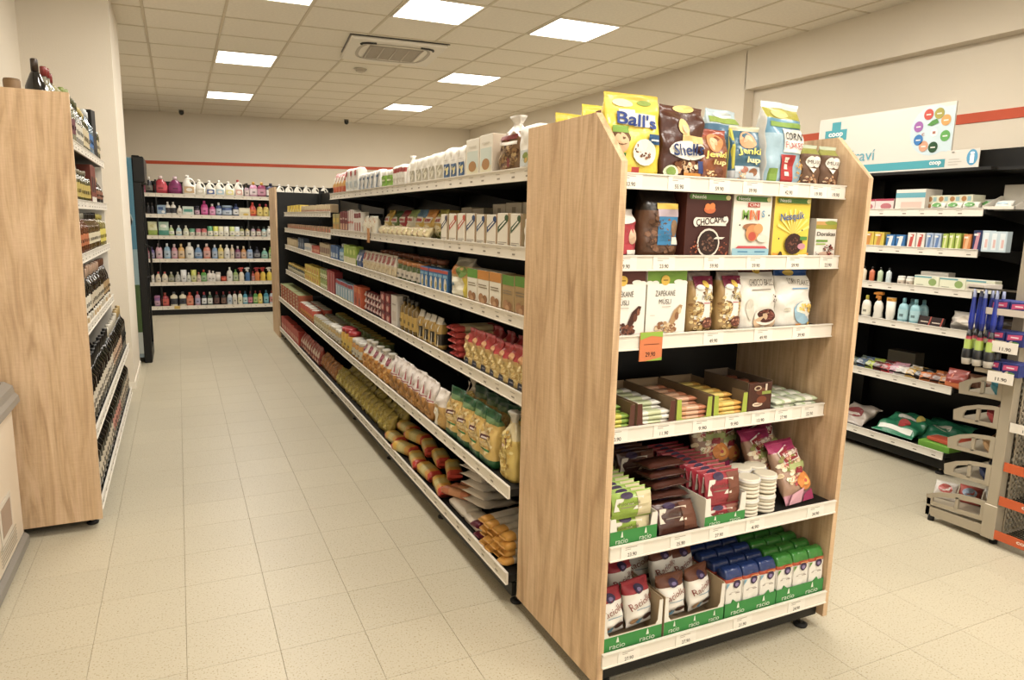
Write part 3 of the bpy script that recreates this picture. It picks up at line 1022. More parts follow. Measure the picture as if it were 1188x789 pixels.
def jug(Hh, W, col, cap, label=None, D=None):
    """detergent jug: shouldered body with a loop handle on the right, cap on top"""
    D = D or W * .5
    b = MB(True)
    w2 = W / 2
    prof = [(0, -.95, .95), (.04, -1, 1), (.45, -1, 1), (.52, -.98, .45), (.66, -.86, .15), (.80, -.52, .12), (.86, -.30, .12)]
    vs = []
    n = 8
    for z, a, c_ in prof:
        m_, h_ = (a + c_) / 2 * w2, (c_ - a) / 2 * w2
        for i in range(n):
            t = 2 * PI * i / n + PI / 8
            x = math.copysign(abs(math.cos(t)) ** .6, math.cos(t)); y = math.copysign(abs(math.sin(t)) ** .6, math.sin(t))
            vs.append((m_ + h_ * x, D / 2 + D / 2 * y * (1 if z < .6 else .75), z * Hh))
    fs = [tuple(range(n - 1, -1, -1)), tuple((len(prof) - 1) * n + i for i in range(n))]
    for k in range(len(prof) - 1):
        for i in range(n):
            j = (i + 1) % n
            fs.append((k * n + i, k * n + j, (k + 1) * n + j, (k + 1) * n + i))
    b.add(vs, fs, col)
    out = [('body', b.mesh('body', 'plastic'))]
    hd = MB(True).tube([(w2 * -.05, D / 2, Hh * .83), (w2 * .42, D / 2, Hh * .78), (w2 * .72, D / 2, Hh * .64), (w2 * .86, D / 2, Hh * .44)], w2 * .17, col, 6)
    out.append(('handle', hd.mesh('handle', 'plastic')))
    c_ = MB(True).loft([(Hh * .85, w2 * .30, cap), (Hh * .98, w2 * .27, cap), (Hh, w2 * .2, cap)], 10, x=-w2 * .22, y=D / 2)
    out.append(('cap', c_.mesh('cap', 'plastic')))
    if label:
        l = MB().decals(W, Hh, lambda u, v: -.001, [('r', -.36, .10, .36, .42, label), ('e', 0, .26, .22, .09, '#eee8dd')])
        out.append(('label', l.mesh('label', 'paper')))
    return out


def spray(Hh, W, col, head, label=None):
    out = bottle('waist', Hh * .86, W, col, head, label, oval=.6)
    b = MB()
    y = W / 2 * .6
    b.prism([(-W * .55, Hh * .90), (-W * .55, Hh * .96), (-W * .2, Hh), (W * .35, Hh), (W * .35, Hh * .90)], 'y', y - .012, y + .012, head)
    b.prism([(-W * .30, Hh * .90), (-W * .12, Hh * .90), (-W * .22, Hh * .76), (-W * .36, Hh * .76)], 'y', y - .006, y + .006, head)
    out.append(('trigger_head', b.mesh('trigger_head', 'plastic')))
    return out


ORD = ['first', 'second', 'third', 'fourth', 'fifth', 'sixth', 'seventh', 'eighth', 'ninth', 'tenth', 'eleventh', 'twelfth', 'thirteenth', 'fourteenth', 'fifteenth', 'sixteenth', 'seventeenth', 'eighteenth', 'nineteenth', 'twentieth'] + ['%dth' % i_ if i_ % 10 not in (1, 2, 3) else '%d%s' % (i_, {1: 'st', 2: 'nd', 3: 'rd'}[i_ % 10]) for i_ in range(21, 80)]
SEEN = {}
REST = {}


def put(spec, name, cat, label, loc, rz=0, rx=0, group=None, ry=0):
    if label in SEEN:
        print('DUPLICATE LABEL', label)
    SEEN[label] = 1
    if len(spec) == 1:
        r = bpy.data.objects.new(name, spec[0][1])
        C.objects.link(r)
    else:
        r = bpy.data.objects.new(name, None)
        r.empty_display_size = .03
        C.objects.link(r)
        for pn, me in spec:
            ch = bpy.data.objects.new(pn, me)
            ch.parent = r
            C.objects.link(ch)
    if rx:                               # a leaning or lying pack rests on what is under it
        k_ = (spec[0][1].name, round(rx, 3))
        if k_ not in REST:
            REST[k_] = min(v.co.y * math.sin(rx) + v.co.z * math.cos(rx) for v in spec[0][1].vertices)
        loc = (loc[0], loc[1], loc[2] - min(0, REST[k_] + .003))
    r.location = loc
    r.rotation_euler = (rx, ry, rz)
    tag(r, label, cat, group)
    return r


def row(spec, name, cat, desc, where, locs, rz=0, rx=0, frm='from left', jit=.0, ry=0):
    n = len(locs)
    for k, l in enumerate(locs):
        if n == 1: lb = desc + ' on ' + where
        else: lb = '%s, %s %s, %s' % (desc, ORD[k], frm, where)
        z = rz + (R.uniform(-jit, jit) if jit else 0)
        o_ = put(spec, name, cat, lb, l[:3], z, l[3] if len(l) > 3 else rx, desc + 's on ' + where if n > 1 else None, ry)
        if jit and cat != 'crispbread pack':
            o_.scale = (1, R.uniform(.96, 1.0), R.uniform(.955, 1.01))


# ------------------------------------------------------------------ end unit, top shelf
W1 = 'top end-unit shelf'
zt = ENDZ[0] - .012
yf = 1.775
sp = bag(.19, .08, .245, [(.8, '#e9cf16'), (.93, '#ead83a'), (1, '#d9b720')], [
    ('e', -.18, .88, .2, .05, '#e8d9b0'), ('e', .22, .9, .12, .035, '#8aa23a'),
    ('r', -.30, .62, -.02, .80, '#e9e5da', .02), ('r', -.02, .60, .40, .76, '#e9e5da'),
    ('t', "Ball's", .03, .68, .72, .155, '#23418c', .02, -.08),
    ('e', -.27, .47, .17, .10, '#6b4a1f'), ('e', -.27, .40, .13, .12, '#e0b285'), ('r', -.42, .52, -.12, .60, '#7aa52c'),
    ('r', -.35, .04, -.18, .28, '#2c7a35'), ('e', .16, .30, .22, .16, '#e6e0d2'), ('n', .14, .33, .16, .11, ['#6b3d22', '#8a5530', '#54301a'], 16),
    ('r', .22, .40, .44, .52, '#20507e'), ('r', .26, .44, .42, .46, '#e6e6e6'), ('r', -.1, .02, .06, .12, '#b3352a'), ('r', -.3, .02, -.08, .14, '#e7b020')], 'stand', wr=.006)
put(sp, 'cereal_bag', 'cereal bag', 'yellow cereal bag reading Ball\'s, at the left end of the top end shelf', (1.245, yf, zt), -.05)
put(bag(.17, .07, .23, [(1, '#e3cb1a')], [('e', 0, .9, .2, .05, '#5a2b1a')], seed=3), 'cereal_bag', 'cereal bag', 'yellow cereal bag peeking over the oak side panel, nearer the front', (1.25, 1.93, zt), 0)
put(bag(.17, .07, .225, [(1, '#dcc31c')], [('e', 0, .9, .2, .05, '#5a2b1a')], seed=5), 'cereal_bag', 'cereal bag', 'yellow cereal bag peeking over the oak side panel, farther back', (1.25, 2.10, zt), .1)
sp = bag(.178, .075, .225, [(.9, '#4c2416'), (1, '#5a3020')], [
    ('e', .03, .965, .22, .05, '#e8d27a'), ('r', -.08, .5, .06, .78, '#e2c37a'), ('e', -.04, .72, .12, .11, '#e3c27c'), ('e', -.02, .70, .06, .07, '#e7b893'), ('r', .0, .50, .40, .60, '#dfbd72', .02),
    ('e', .05, .40, .44, .13, '#e7e2d6'), ('t', 'Shells', .02, .41, .66, .16, '#20396f', .015, .05),
    ('n', .05, .17, .3, .09, ['#c9a072', '#7d4a28', '#e2c8a2', '#5d3218'], 26), ('r', -.05, .02, .35, .10, '#d28a24'), ('e', -.32, .10, .15, .09, '#dfe5c0'), ('e', -.32, .11, .10, .06, '#7d9c3a'), ('r', .28, .10, .46, .27, '#2c3f78')], 'stand', wr=.007, seed=2)
put(sp, 'cereal_bag', 'cereal bag', 'brown cereal bag reading Shells, second from left on the top end shelf', (1.435, yf, zt), .05)
sp = bag(.115, .07, .165, [(.85, '#8a4a22'), (1, '#9a3d1c')], [
    ('e', .0, .74, .28, .18, '#d98a48'), ('e', -.05, .72, .14, .12, '#e6b98c'), ('t', 'Jenki', 0, .50, .74, .15, '#e6d456', .02), ('t', 'lup', .12, .36, .42, .12, '#ead98a', .03),
    ('e', .1, .17, .17, .09, '#6b3418'), ('n', -.2, .14, .2, .1, ['#d9a86a', '#e7c592', '#c48a50'], 12)], 'stand', wr=.005, seed=4)
put(sp, 'cereal_bag', 'cereal bag', 'small brown and orange cereal bag reading Jenki lup, right of the Shells bag', (1.556, yf, zt), 0)
sp = bag(.122, .075, .185, [(.22, '#cfd3d6'), (.92, '#3c6a80'), (1, '#c9c2a0')], [
    ('e', .02, .76, .28, .15, '#dba070'), ('e', .02, .74, .15, .11, '#e8bd98'), ('r', -.5, 0, -.42, .95, '#c7c02c'), ('t', 'Jenki', .02, .55, .76, .15, '#e9dd5a', .02), ('t', 'lup', .14, .40, .46, .13, '#eee29a', .03),
    ('r', -.42, .0, .46, .30, '#bcc6cc'), ('e', .14, .20, .14, .07, '#a06a48'), ('e', -.15, .24, .12, .06, '#b0705a'), ('n', -.2, .12, .2, .09, ['#d7ae7c', '#e7d2ae', '#b98a5c'], 12)], 'stand', wr=.007, seed=6)
put(sp, 'cereal_bag', 'cereal bag', 'blue cereal bag reading Jenki lup, left of the tall corn flakes bag', (1.692, yf, zt), -.05)
BKB = bag(.16, .09, .255, [(.6, '#c8cdd0'), (.8, '#4c7a98'), (1, '#b9cdd6')], [('r', -.45, .82, .45, .9, '#8fa83a'), ('e', 0, .93, .3, .04, '#dfe4e0')], 'stand', wr=.008, seed=8)
put(BKB, 'cereal_bag', 'cereal bag', 'pale blue topped bag behind the blue Jenki lup bag', (1.715, 1.90, zt), .15)
put(bag(.11, .06, .20, [(.8, '#1d2c4a'), (1, '#7d8f30')], (), 'stand', wr=.008, seed=9), 'cereal_bag', 'cereal bag', 'dark navy and green bag behind the brown Jenki lup bag', (1.63, 1.93, zt), -.1)
sp = bag(.19, .10, .275, [(.62, '#9dbccb'), (.8, '#5a92b0'), (.93, '#a9a32c'), (1, '#cfdde0')], [
    ('e', -.12, .86, .22, .05, '#e2cf7a'), ('r', -.42, .70, .46, .76, '#7fa23a'), ('r', -.14, .40, .46, .68, '#ece8de'),
    ('t', 'CORN', .14, .60, .48, .085, '#171717', .01), ('t', 'FLAKES', .14, .49, .52, .08, '#b3272b', .0),
    ('r', -.20, .03, .14, .37, '#b32a28'), ('r', -.10, .28, .0, .34, '#e9ded0'), ('r', -.10, .20, .0, .26, '#e9ded0'), ('r', -.10, .12, .02, .17, '#e9ded0'),
    ('n', .32, .18, .14, .15, ['#dba23a', '#e6bd62', '#c98a2a'], 20), ('r', -.5, .0, -.3, .2, '#7fa23a')], 'stand', wr=.009, seed=11, side='#cfcdc6')
put(sp, 'cereal_bag', 'cereal bag', 'tallest blue and green bag reading CORN FLAKES, on the top end shelf', (1.865, yf, zt), .12)
MU = bag(.092, .06, .145, [(.78, '#6a4c36'), (.92, '#8a8a2c'), (1, '#aeb79a')], [
    ('e', -.12, .60, .24, .13, '#e9e4d8'), ('e', .16, .60, .24, .13, '#e9e4d8'), ('p', [(-.36, .57), (.40, .57), (.02, .34)], '#e9e4d8'), ('t', 'MÜSLI', .02, .60, .66, .10, '#4a3a28', .0),
    ('n', -.05, .16, .34, .12, ['#8a5a3a', '#b98a5c', '#6b3d28', '#d2b48c'], 22)], 'flow', 'paper', wr=.003, seed=3)
row(MU, 'muesli_bag', 'muesli bag', 'brown bag reading MÜSLI in a white heart', W1, [(1.985, yf, zt), (2.08, yf, zt)])

# ------------------------------------------------------------------ second shelf
W2 = 'second end-unit shelf'
zt = ENDZ[1] - .012
CLR = [(.75, '#5b3a24'), (1, '#1d1712')]
sp = bag(.125, .08, .15, [(.15, '#4a2f1e'), (.8, '#a83540'), (1, '#c9bcb0')], [('r', -.4, .1, .3, .68, '#b3323e'), ('e', 0, .80, .4, .1, '#ddd3c8'), ('e', .3, .45, .14, .16, '#d9b394'), ('r', .12, .06, .42, .18, '#ddd6c8')], 'flow', wr=.005, seed=2)
put(sp, 'cereal_bag', 'cereal bag', 'red labelled bag half hidden by the left oak side, second end shelf', (1.215, yf, zt), 0)
sp = bag(.15, .09, .225, [(.66, '#5f3d26'), (1, '#221a14')], [
    ('n', 0, .35, .4, .3, ['#6e4a30', '#7f5638', '#4f3320'], 46), ('r', -.12, .19, .40, .58, '#2c7cae'), ('r', -.14, .58, .42, .70, '#b9a7b0'), ('r', -.16, .68, .40, .76, '#d8b43a'), ('e', .30, .42, .10, .12, '#8a6a4a'), ('r', .22, .20, .40, .30, '#ddd6c8')], 'flow', wr=.006, seed=5)
put(sp, 'cereal_bag', 'cereal bag', 'clear bag of brown cereal with a blue label, second end shelf', (1.362, yf, zt), 0)
NB = [('r', -.40, .885, .44, .965, '#4d7a2f'), ('e', -.40, .925, .05, .04, '#4d7a2f'), ('t', 'Nestlé', -.24, .925, .30, .05, '#f0ede2', .005), ('e', .40, .925, .055, .036, '#d9cf8a')]
sp = carton(.185, .07, .212, '#431a14', NB + [
    ('e', .0, .74, .13, .06, '#c9622c'), ('e', -.05, .78, .06, .05, '#d97a2c'), ('e', .05, .79, .06, .05, '#d97a2c'),
    ('r', -.30, .50, .38, .62, '#e9dfd0', .0), ('e', -.28, .55, .07, .07, '#e9dfd0'), ('e', .36, .59, .06, .06, '#e9dfd0'), ('t', 'CHOCAPIC', .04, .575, .66, .10, '#2b120d', .008, .12),
    ('e', 0, .24, .25, .22, '#d9cfc0'), ('e', 0, .24, .22, .19, '#2a1510'), ('n', 0, .24, .15, .13, ['#5a3526', '#2e1710', '#7a5644'], 30), ('r', .10, .30, .30, .33, '#ddd6ca', .06), ('n', -.3, .14, .1, .12, ['#8a3f24', '#a8552c'], 8), ('n', .34, .14, .1, .12, ['#8a3f24', '#a8552c'], 8), ('r', -.45, .0, -.15, .03, '#ddd6ca')], side='#5a2a1e', top='#6b3a26')
put(sp, 'cereal_box', 'cereal box', 'dark brown cereal box reading CHOCAPIC, second end shelf', (1.543, yf, zt), 0)
sp = carton(.168, .07, .212, '#e7e0d0', NB + [
    ('r', -.14, .80, .17, .87, '#b8402c'), ('t', 'CINI', .02, .835, .25, .045, '#f2ece0', .0),
    ('t', 'M', -.19, .68, .16, .15, '#7aa63a', .015), ('t', 'I', -.06, .68, .05, .15, '#d9682c', .015), ('t', 'N', .04, .68, .12, .15, '#d9782c', .015), ('t', 'I', .14, .68, .05, .15, '#c9402c', .015), ('t', 'S', .26, .70, .08, .11, '#6a9ab8', .03),
    ('e', 0, .50, .25, .05, '#9c6238'), ('e', .0, .40, .17, .13, '#cf8a4c'), ('e', 0, .35, .10, .07, '#c04a34'), ('e', .15, .47, .12, .08, '#d99a5a'), ('e', .27, .32, .15, .06, '#ded6c6'),
    ('r', -.5, 0, .46, .16, '#8fbccc'), ('p', [(-.42, .16), (-.36, .20), (.34, .20), (.42, .16)], '#c44a50'), ('r', -.36, .10, -.1, .12, '#4a86a8'), ('r', .08, .10, .36, .12, '#4a86a8'), ('r', -.3, .04, .3, .06, '#4a86a8'), ('e', -.36, .52, .02, .015, '#333'), ('e', .38, .68, .02, .015, '#333')], side='#d9d0bc', top='#e0d8c6')
put(sp, 'cereal_box', 'cereal box', 'white cereal box reading CINI MINIS, second end shelf', (1.727, yf, zt), 0)
rays = []
for k in range(9):
    an = .35 + k * .3
    rays.append(('p', [(0.05, .38), (.05 + .48 * math.cos(an - .05), .38 + .42 * math.sin(an - .05)), (.05 + .48 * math.cos(an + .06), .38 + .42 * math.sin(an + .06))], '#f0e070'))
sp = carton(.168, .07, .212, '#e8cb1e', rays + NB + [
    ('t', 'Nesquik', -.02, .665, .66, .15, '#2c5aa0', .012, .10), ('p', [(-.5, 0), (-.5, .1), (-.2, .06), (0.05, .0)], '#e39a1e'), ('p', [(.05, .0), (.5, .1), (.5, 0)], '#e39a1e'),
    ('e', .06, .24, .25, .17, '#3a1d16'), ('n', .06, .24, .15, .11, ['#5e3226', '#2c140f', '#7a4a3a'], 28), ('e', .28, .20, .11, .05, '#c98a98'), ('r', .22, .30, .42, .36, '#4d8a3a'), ('e', -.30, .04, .06, .08, '#4a3018'), ('r', .2, .0, .44, .07, '#e9e0c8'), ('e', -.38, .32, .02, .015, '#333'), ('e', .25, .46, .02, .015, '#333')], side='#c9a56a', top='#e3c83a')
put(sp, 'cereal_box', 'cereal box', 'yellow cereal box reading Nesquik, second end shelf', (1.908, yf, zt), 0)
sp = carton(.098, .06, .14, '#e9e4d8', [('r', -.5, .74, .5, .90, '#a8a02c'), ('r', -.5, .84, .0, .93, '#d3a05a'), ('e', .2, .90, .3, .05, '#8fa23a'), ('t', 'Dorakas', .0, .62, .88, .10, '#3c2c1c', .01), ('r', -.45, .42, .1, .47, '#6a9a2c'), ('r', -.45, .35, .0, .38, '#9ab83a'),
    ('e', .05, .08, .40, .10, '#c9a890'), ('n', .15, .22, .24, .14, ['#5a2a20', '#a83230', '#3a1c14', '#7a4a34'], 24), ('n', -.38, .10, .1, .1, ['#5a2a20', '#3a1c14'], 8)], side='#cfc8b8')
put(sp, 'muesli_box', 'muesli box', 'small white and green box reading Dorakas, right end of second end shelf', (2.078, yf, zt), -.04)
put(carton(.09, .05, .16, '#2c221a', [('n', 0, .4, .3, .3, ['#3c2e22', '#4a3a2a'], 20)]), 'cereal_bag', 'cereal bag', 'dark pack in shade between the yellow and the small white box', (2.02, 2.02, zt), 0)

# ------------------------------------------------------------------ third shelf
W3 = 'third end-unit shelf'
zt = ENDZ[2] - .012
def baked(topc, nut):
    cl = [('e', x, .795, .09, .035, '#ece7dc') for x in (-.44, -.30, .28, .42)] + [('r', -.5, 0, .5, .785, '#ece7dc'), ('e', .28, .81, .12, .035, '#ece7dc')]
    return carton(.155, .07, .215, topc, cl + [('e', -.06, .835, .11, .075, '#d9b02c'), ('r', -.12, .83, .0, .845, '#7a5a10'), ('t', 'ZAPÉKANÉ', -.05, .655, .50, .10, '#4a4238', .0), ('t', 'MÜSLI', -.05, .53, .30, .09, '#4a4238', .0),
        ('r', -.12, .44, .1, .45, '#b7ae9c'), ('p', [(.02, .12), (.18, .16), (.38, .40), (.40, .46), (.33, .47), (.18, .38)], nut[0]), ('n', .0, .13, .28, .08, nut, 30), ('e', .26, .3, .05, .06, nut[1]), ('e', .33, .38, .04, .05, nut[2]), ('r', -.42, .32, -.3, .325, '#8a8272')], side='#ddd6c8', top=topc)
put(baked('#5a2a20', ['#4a261a', '#6b3a26', '#8a5238']), 'muesli_box', 'muesli box', 'brown-topped white box reading ZAPÉKANÉ MÜSLI behind the orange price tag', (1.232, yf, zt), 0)
put(baked('#6f9a24', ['#b08a5c', '#8a5c38', '#d9c096']), 'muesli_box', 'muesli box', 'green-topped white box reading ZAPÉKANÉ MÜSLI, third end shelf', (1.393, yf, zt), 0)
sp = bag(.105, .075, .205, [(.85, '#a8854c'), (1, '#8a7a70')], [
    ('n', 0, .35, .46, .34, ['#c9a35a', '#8a6232', '#d9bd7c', '#6b4622', '#e2cf9c'], 60), ('r', -.30, .0, .48, .76, '#e9e4da'), ('r', -.32, .74, .48, .92, '#7a1f3c'), ('e', -.15, .755, .13, .04, '#e9e4da'), ('e', .25, .755, .13, .04, '#e9e4da'), ('e', .08, .80, .12, .055, '#d9b02c'),
    ('t', 'MÜSLI', .10, .60, .36, .09, '#4a4238', .0), ('r', .0, .49, .2, .505, '#c05a6a'), ('e', .18, .18, .24, .09, '#6b3a2a'), ('n', .18, .19, .20, .07, ['#9a5a42', '#c98a6a', '#5a2c20'], 18), ('r', .08, .02, .26, .05, '#c98a4a')], 'flow', wr=.005, seed=7)
row(sp, 'muesli_bag', 'muesli bag', 'clear muesli bag with white and crimson front', W3, [(1.545, yf, zt), (1.668, yf, zt)])
sp = bag(.175, .09, .22, [(.9, '#e6e0d4'), (1, '#4a2018')], [
    ('r', -.30, .90, .34, 1.0, '#4f1f18'), ('e', .0, .93, .12, .05, '#d9b02c'), ('t', 'CHOCO BALLS', .02, .75, .62, .10, '#5a4e42', .0), ('r', -.25, .63, .28, .645, '#8a8070'),
    ('e', -.30, .34, .10, .16, '#cfc9b8'), ('e', .12, .14, .34, .15, '#c9a884'), ('e', .12, .22, .32, .14, '#e7dfd0'), ('e', .13, .23, .27, .11, '#4a2018'), ('n', .13, .24, .21, .08, ['#7a3a2c', '#5a241c', '#935648'], 34), ('n', .38, .48, .06, .09, ['#4a2a20'], 5)], 'stand', wr=.006, seed=5)
put(sp, 'cereal_bag', 'cereal bag', 'white bag reading CHOCO BALLS with a bowl of brown balls', (1.80, yf, zt), .06)
sp = bag(.16, .09, .21, [(.88, '#e4dfd4'), (1, '#1f4a86')], [
    ('r', -.34, .88, .42, 1.0, '#1f4a8c'), ('e', -.08, .93, .14, .05, '#c9a83a'), ('t', 'CORN FLAKES', .08, .78, .66, .09, '#5a5040', .0, -.1), ('r', -.1, .66, .36, .68, '#6a9ac0'),
    ('e', .25, .27, .32, .20, '#8fb4c8'), ('e', .27, .33, .26, .14, '#e8e2d4'), ('n', .27, .33, .18, .10, ['#e2bd42', '#efd270', '#d9ab32'], 30), ('e', -.25, .33, .1, .03, '#c9c2ae'), ('r', .0, .04, .14, .08, '#d98a2c'), ('r', .35, .02, .45, .10, '#e2b030')], 'stand', wr=.006, seed=9)
put(sp, 'cereal_bag', 'cereal bag', 'white bag with blue top and a bowl of corn flakes, third end shelf', (1.965, yf, zt), -.05)
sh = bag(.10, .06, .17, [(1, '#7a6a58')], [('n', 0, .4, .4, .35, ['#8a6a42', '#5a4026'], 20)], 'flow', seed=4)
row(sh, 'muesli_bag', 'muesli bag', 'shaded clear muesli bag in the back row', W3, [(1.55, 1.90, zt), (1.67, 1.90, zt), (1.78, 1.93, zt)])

# ------------------------------------------------------------------ fourth shelf: bars in trays
W4 = 'fourth end-unit shelf'
zt = ENDZ[3] - .012


def tray(W, D, Hh, fh, col, lip=.02, inner='#8d7453', bandc=None, bandh=0, logos=0, wing=None):
    """open display tray, low front lip, full-height sides"""
    b = MB()
    t = .003
    b.box(-W / 2, 0, 0, W / 2, D, t, inner)
    b.box(-W / 2, D - t, t, W / 2, D, Hh, inner)
    for s_ in (-1, 1):
        x0_, x1_ = sorted((s_ * W / 2, s_ * (W / 2 - t)))
        b.box(x0_, t, t, x1_, D - t, Hh * .97, inner)
    f = MB()
    lipw = W * .12 if wing is None else wing
    pts = [(-W / 2, 0.0), (W / 2, 0.0), (W / 2, Hh * .95), (W / 2 - lipw, Hh * .95), (W / 2 - lipw * 1.25, fh * 1.25), (W / 2 - lipw * 1.9, fh), (-W / 2 + lipw * 1.9, fh), (-W / 2 + lipw * 1.25, fh * 1.25), (-W / 2 + lipw, Hh * .95), (-W / 2, Hh * .95)]
    f.v += [(x, 0, z) for x, z in pts] + [(x, t, z) for x, z in pts]
    n = len(pts)
    segs = [(0, 1, 2, 3), (0, 3, 4, 5), (0, 5, 6), (0, 6, 7), (0, 7, 8, 9)]
    fc = hx(col)
    # front face as convex pieces
    quads = [(1, 2, 3, 4, 5), (0, 1, 5, 6), (0, 6, 7, 8, 9)]
    for q in quads:
        f.f.append(q); f.c.append(fc); f.sm.append(False)
        f.f.append(tuple(i + n for i in reversed(q))); f.c.append(hx(inner)); f.sm.append(False)
    for i in range(n):
        j = (i + 1) % n
        f.f.append((i, j, j + n, i + n)); f.c.append(hx(inner)); f.sm.append(False)
    ds = []
    if bandc:
        bh = bandh / Hh
        ds.append(('r', -.5, 0, .5, bh, bandc))
        for k in range(logos):
            cx = -.5 + (k + .5) / logos
            ds.append(('t', 'racio', cx, bh * .38, .6 / logos * .85, bh * .30, '#dce6cf', .0))
            ds.append(('p', [(cx - .05 / logos, bh * .60), (cx + .05 / logos, bh * .60), (cx + .02 / logos, bh * .88), (cx - .0, bh * .97), (cx - .02 / logos, bh * .88)], '#dce6cf'))
    f.decals(W, Hh, lambda u_, v_: 0.0, ds)
    return [('tray', b.mesh('tray', 'paper')), ('tray_front', f.mesh('tray_front', 'paper'))]


def bar(L, W, T, cols, rad=2.3):
    """flow-wrapped bar lying along x, printed stripes along its length"""
    k = len(cols)
    b = MB(True)
    n = 8
    xs = [-.5, -.44, -.40] + [-.40 + .8 * (i + 1) / (k + 1) for i in range(k)] + [.40, .44, .5]
    xs = sorted(xs)
    o = 0
    for x in xs:
        e = .25 if abs(x) > .45 else (.8 if abs(x) > .42 else 1)
        for i in range(n):
            t = 2 * PI * i / n + PI / 8
            cy, sz = math.cos(t), math.sin(t)
            b.v.append((x * L, W / 2 + W / 2 * math.copysign(abs(cy) ** .6, cy) * (1 if e > .5 else .95), T / 2 + T / 2 * math.copysign(abs(sz) ** .6, sz) * e))
    for s_ in range(len(xs) - 1):
        c = hx(cols[min(k - 1, max(0, int((xs[s_] + xs[s_ + 1]) / 2 * k + k / 2)))])
        for i in range(n):
            j = (i + 1) % n
            b.f.append((s_ * n + i, s_ * n + j, (s_ + 1) * n + j, (s_ + 1) * n + i)); b.c.append(c); b.sm.append(True)
    b.f.append(tuple(range(n))); b.c.append(hx(cols[0])); b.sm.append(False)
    b.f.append(tuple((len(xs) - 1) * n + i for i in range(n - 1, -1, -1))); b.c.append(hx(cols[-1])); b.sm.append(False)
    return [('bar', b.mesh('bar', 'gloss'))]


trays = [(1.222, .135, '#5a3222', 'brown', ['#8aa52c', '#c9c23a', '#7a9a28'], 'lime wrapped bar'),
         (1.375, .150, '#5a2c1c', 'brown', ['#dfe0cc', '#c4cc9c', '#e6e2d6'], 'white and green wrapped bar'),
         (1.532, .148, '#a3b42a', 'lime', ['#c9905c', '#d9a884', '#b87048'], 'orange-brown wrapped bar'),
         (1.690, .148, '#a3b42a', 'lime', ['#dcae3a', '#e6c65c', '#d29a30'], 'yellow wrapped bar')]
for k, (x, W_, c_, cn, bc, bn) in enumerate(trays):
    put(tray(W_, .30, .085, .012, c_), 'display_tray', 'display tray', 'open %s display tray holding %ss, fourth end shelf' % (cn, bn), (x, 1.768, zt))
    locs = []
    for lv in range(4):
        for d in range(5):
            if lv == 3 and d == 0: continue
            if lv < 3 and d > 1: continue       # hidden below the upper layer
            hgt = [.003, .019, .035, .051][lv]
            if lv == 3: hgt = .051
            locs.append((x + R.uniform(-.003, .003), 1.774 + d * .055 + (0 if d else 0), zt + hgt))
    row(bar(W_ - .022, .036, .016, bc), 'cereal_bar', 'cereal bar', bn, W4, locs, jit=.05, frm='from front bottom')
sp = tray(.118, .22, .118, .02, '#1e120c', inner='#5a4a3a')
b2 = carton(.112, .004, .11, '#4a2415', [('e', -.1, .30, .22, .07, '#e2cbb0'), ('r', -.24, .29, .04, .31, '#6b3a24'), ('e', .05, .72, .25, .12, '#6b3820'), ('e', .05, .45, .22, .12, '#7a3c20'), ('r', .05, .62, .45, .72, '#8a9a3a'), ('r', .18, .74, .26, .96, '#d9c8b0'), ('e', -.15, .84, .16, .08, '#c9b090'), ('e', -.15, .84, .10, .05, '#4a2415')])
sp = sp[:1] + [('printed_front', b2[0][1]), ('printed_lettering', b2[1][1])]
put(sp, 'display_box', 'display box', 'tall dark brown display box with torn top, right of the lime trays', (1.823, 1.768, zt), .04)
row(bar(.09, .034, .05, ['#4a2818', '#6b3a24']), 'cereal_bar', 'cereal bar', 'dark brown bar inside the torn display box', W4, [(1.823, 1.80, zt + .05), (1.823, 1.86, zt + .05), (1.823, 1.92, zt + .05)], frm='from front')
locs = []
for lv in range(2):
    for c_ in range(2):
        for d in range(5):
            if lv == 0 and d > 0: continue
            locs.append((1.955 + c_ * .108, 1.77 + d * .075 + R.uniform(-.004, .004), zt + lv * .018))
row(bar(.102, .068, .018, ['#cfd4bc', '#a8b88a', '#e0ddcf', '#b3c09a']), 'crispbread_pack', 'crispbread pack', 'flat pale green and white pack', W4, locs, jit=.08, frm='from front')

# ------------------------------------------------------------------ fifth shelf
W5 = 'fifth end-unit shelf'
zt = ENDZ[4] - .012
yb = 1.676
def slab(W, Hh, D, main, stripe, title, lab='#e6dfd0', seed=1):
    return bag(W, D, Hh, [(1, main)], [('r', .12, .05, .46, .95, stripe), ('p', [(-.44, .34), (.20, .34), (.27, .80), (-.38, .80)], lab), ('e', -.12, .88, .15, .11, '#3a2848'), ('t', title, -.10, .62, .50, .14, '#5a4a3c', .0), ('r', -.3, .45, .05, .48, '#8a7a68')], 'pillow', wr=.002, seed=seed)
GT = tray(.178, .32, .10, .045, '#e6e1d4', inner='#e0dacb', bandc='#2f8a3a', bandh=.055, logos=2, wing=.02)
put(GT, 'display_tray', 'display tray', 'green and white racio tray at left holding lime rice cake packs', (1.243, yb, zt))
SL = slab(.158, .085, .026, '#8fae2c', '#cfc296', 'Polomáčené')
locs = [(1.243, yb + .008, zt + .006)]
locs += [(1.243, yb + .006 + d * .030, zt + .085) for d in range(9)]
row(SL, 'rice_cake_pack', 'rice cake pack', 'upright lime green Polomáčené pack', W5, locs, rx=-.12, frm='from front')
SB = slab(.165, .10, .030, '#4a261a', '#6b3f2a', 'Polomáčené', '#d9cdb8')
locs = [(1.43, yb + .004, zt + .004, -.35)]
row(SB, 'rice_cake_pack', 'rice cake pack', 'dark brown Polomáčené pack leaning at the front', W5, [(1.435, yb + .002, zt + .004)], rx=-.5)
locs = [(1.435 + R.uniform(-.006, .006), yb + .145 + .012 * i, zt + .055 + i * .031) for i in range(5)]
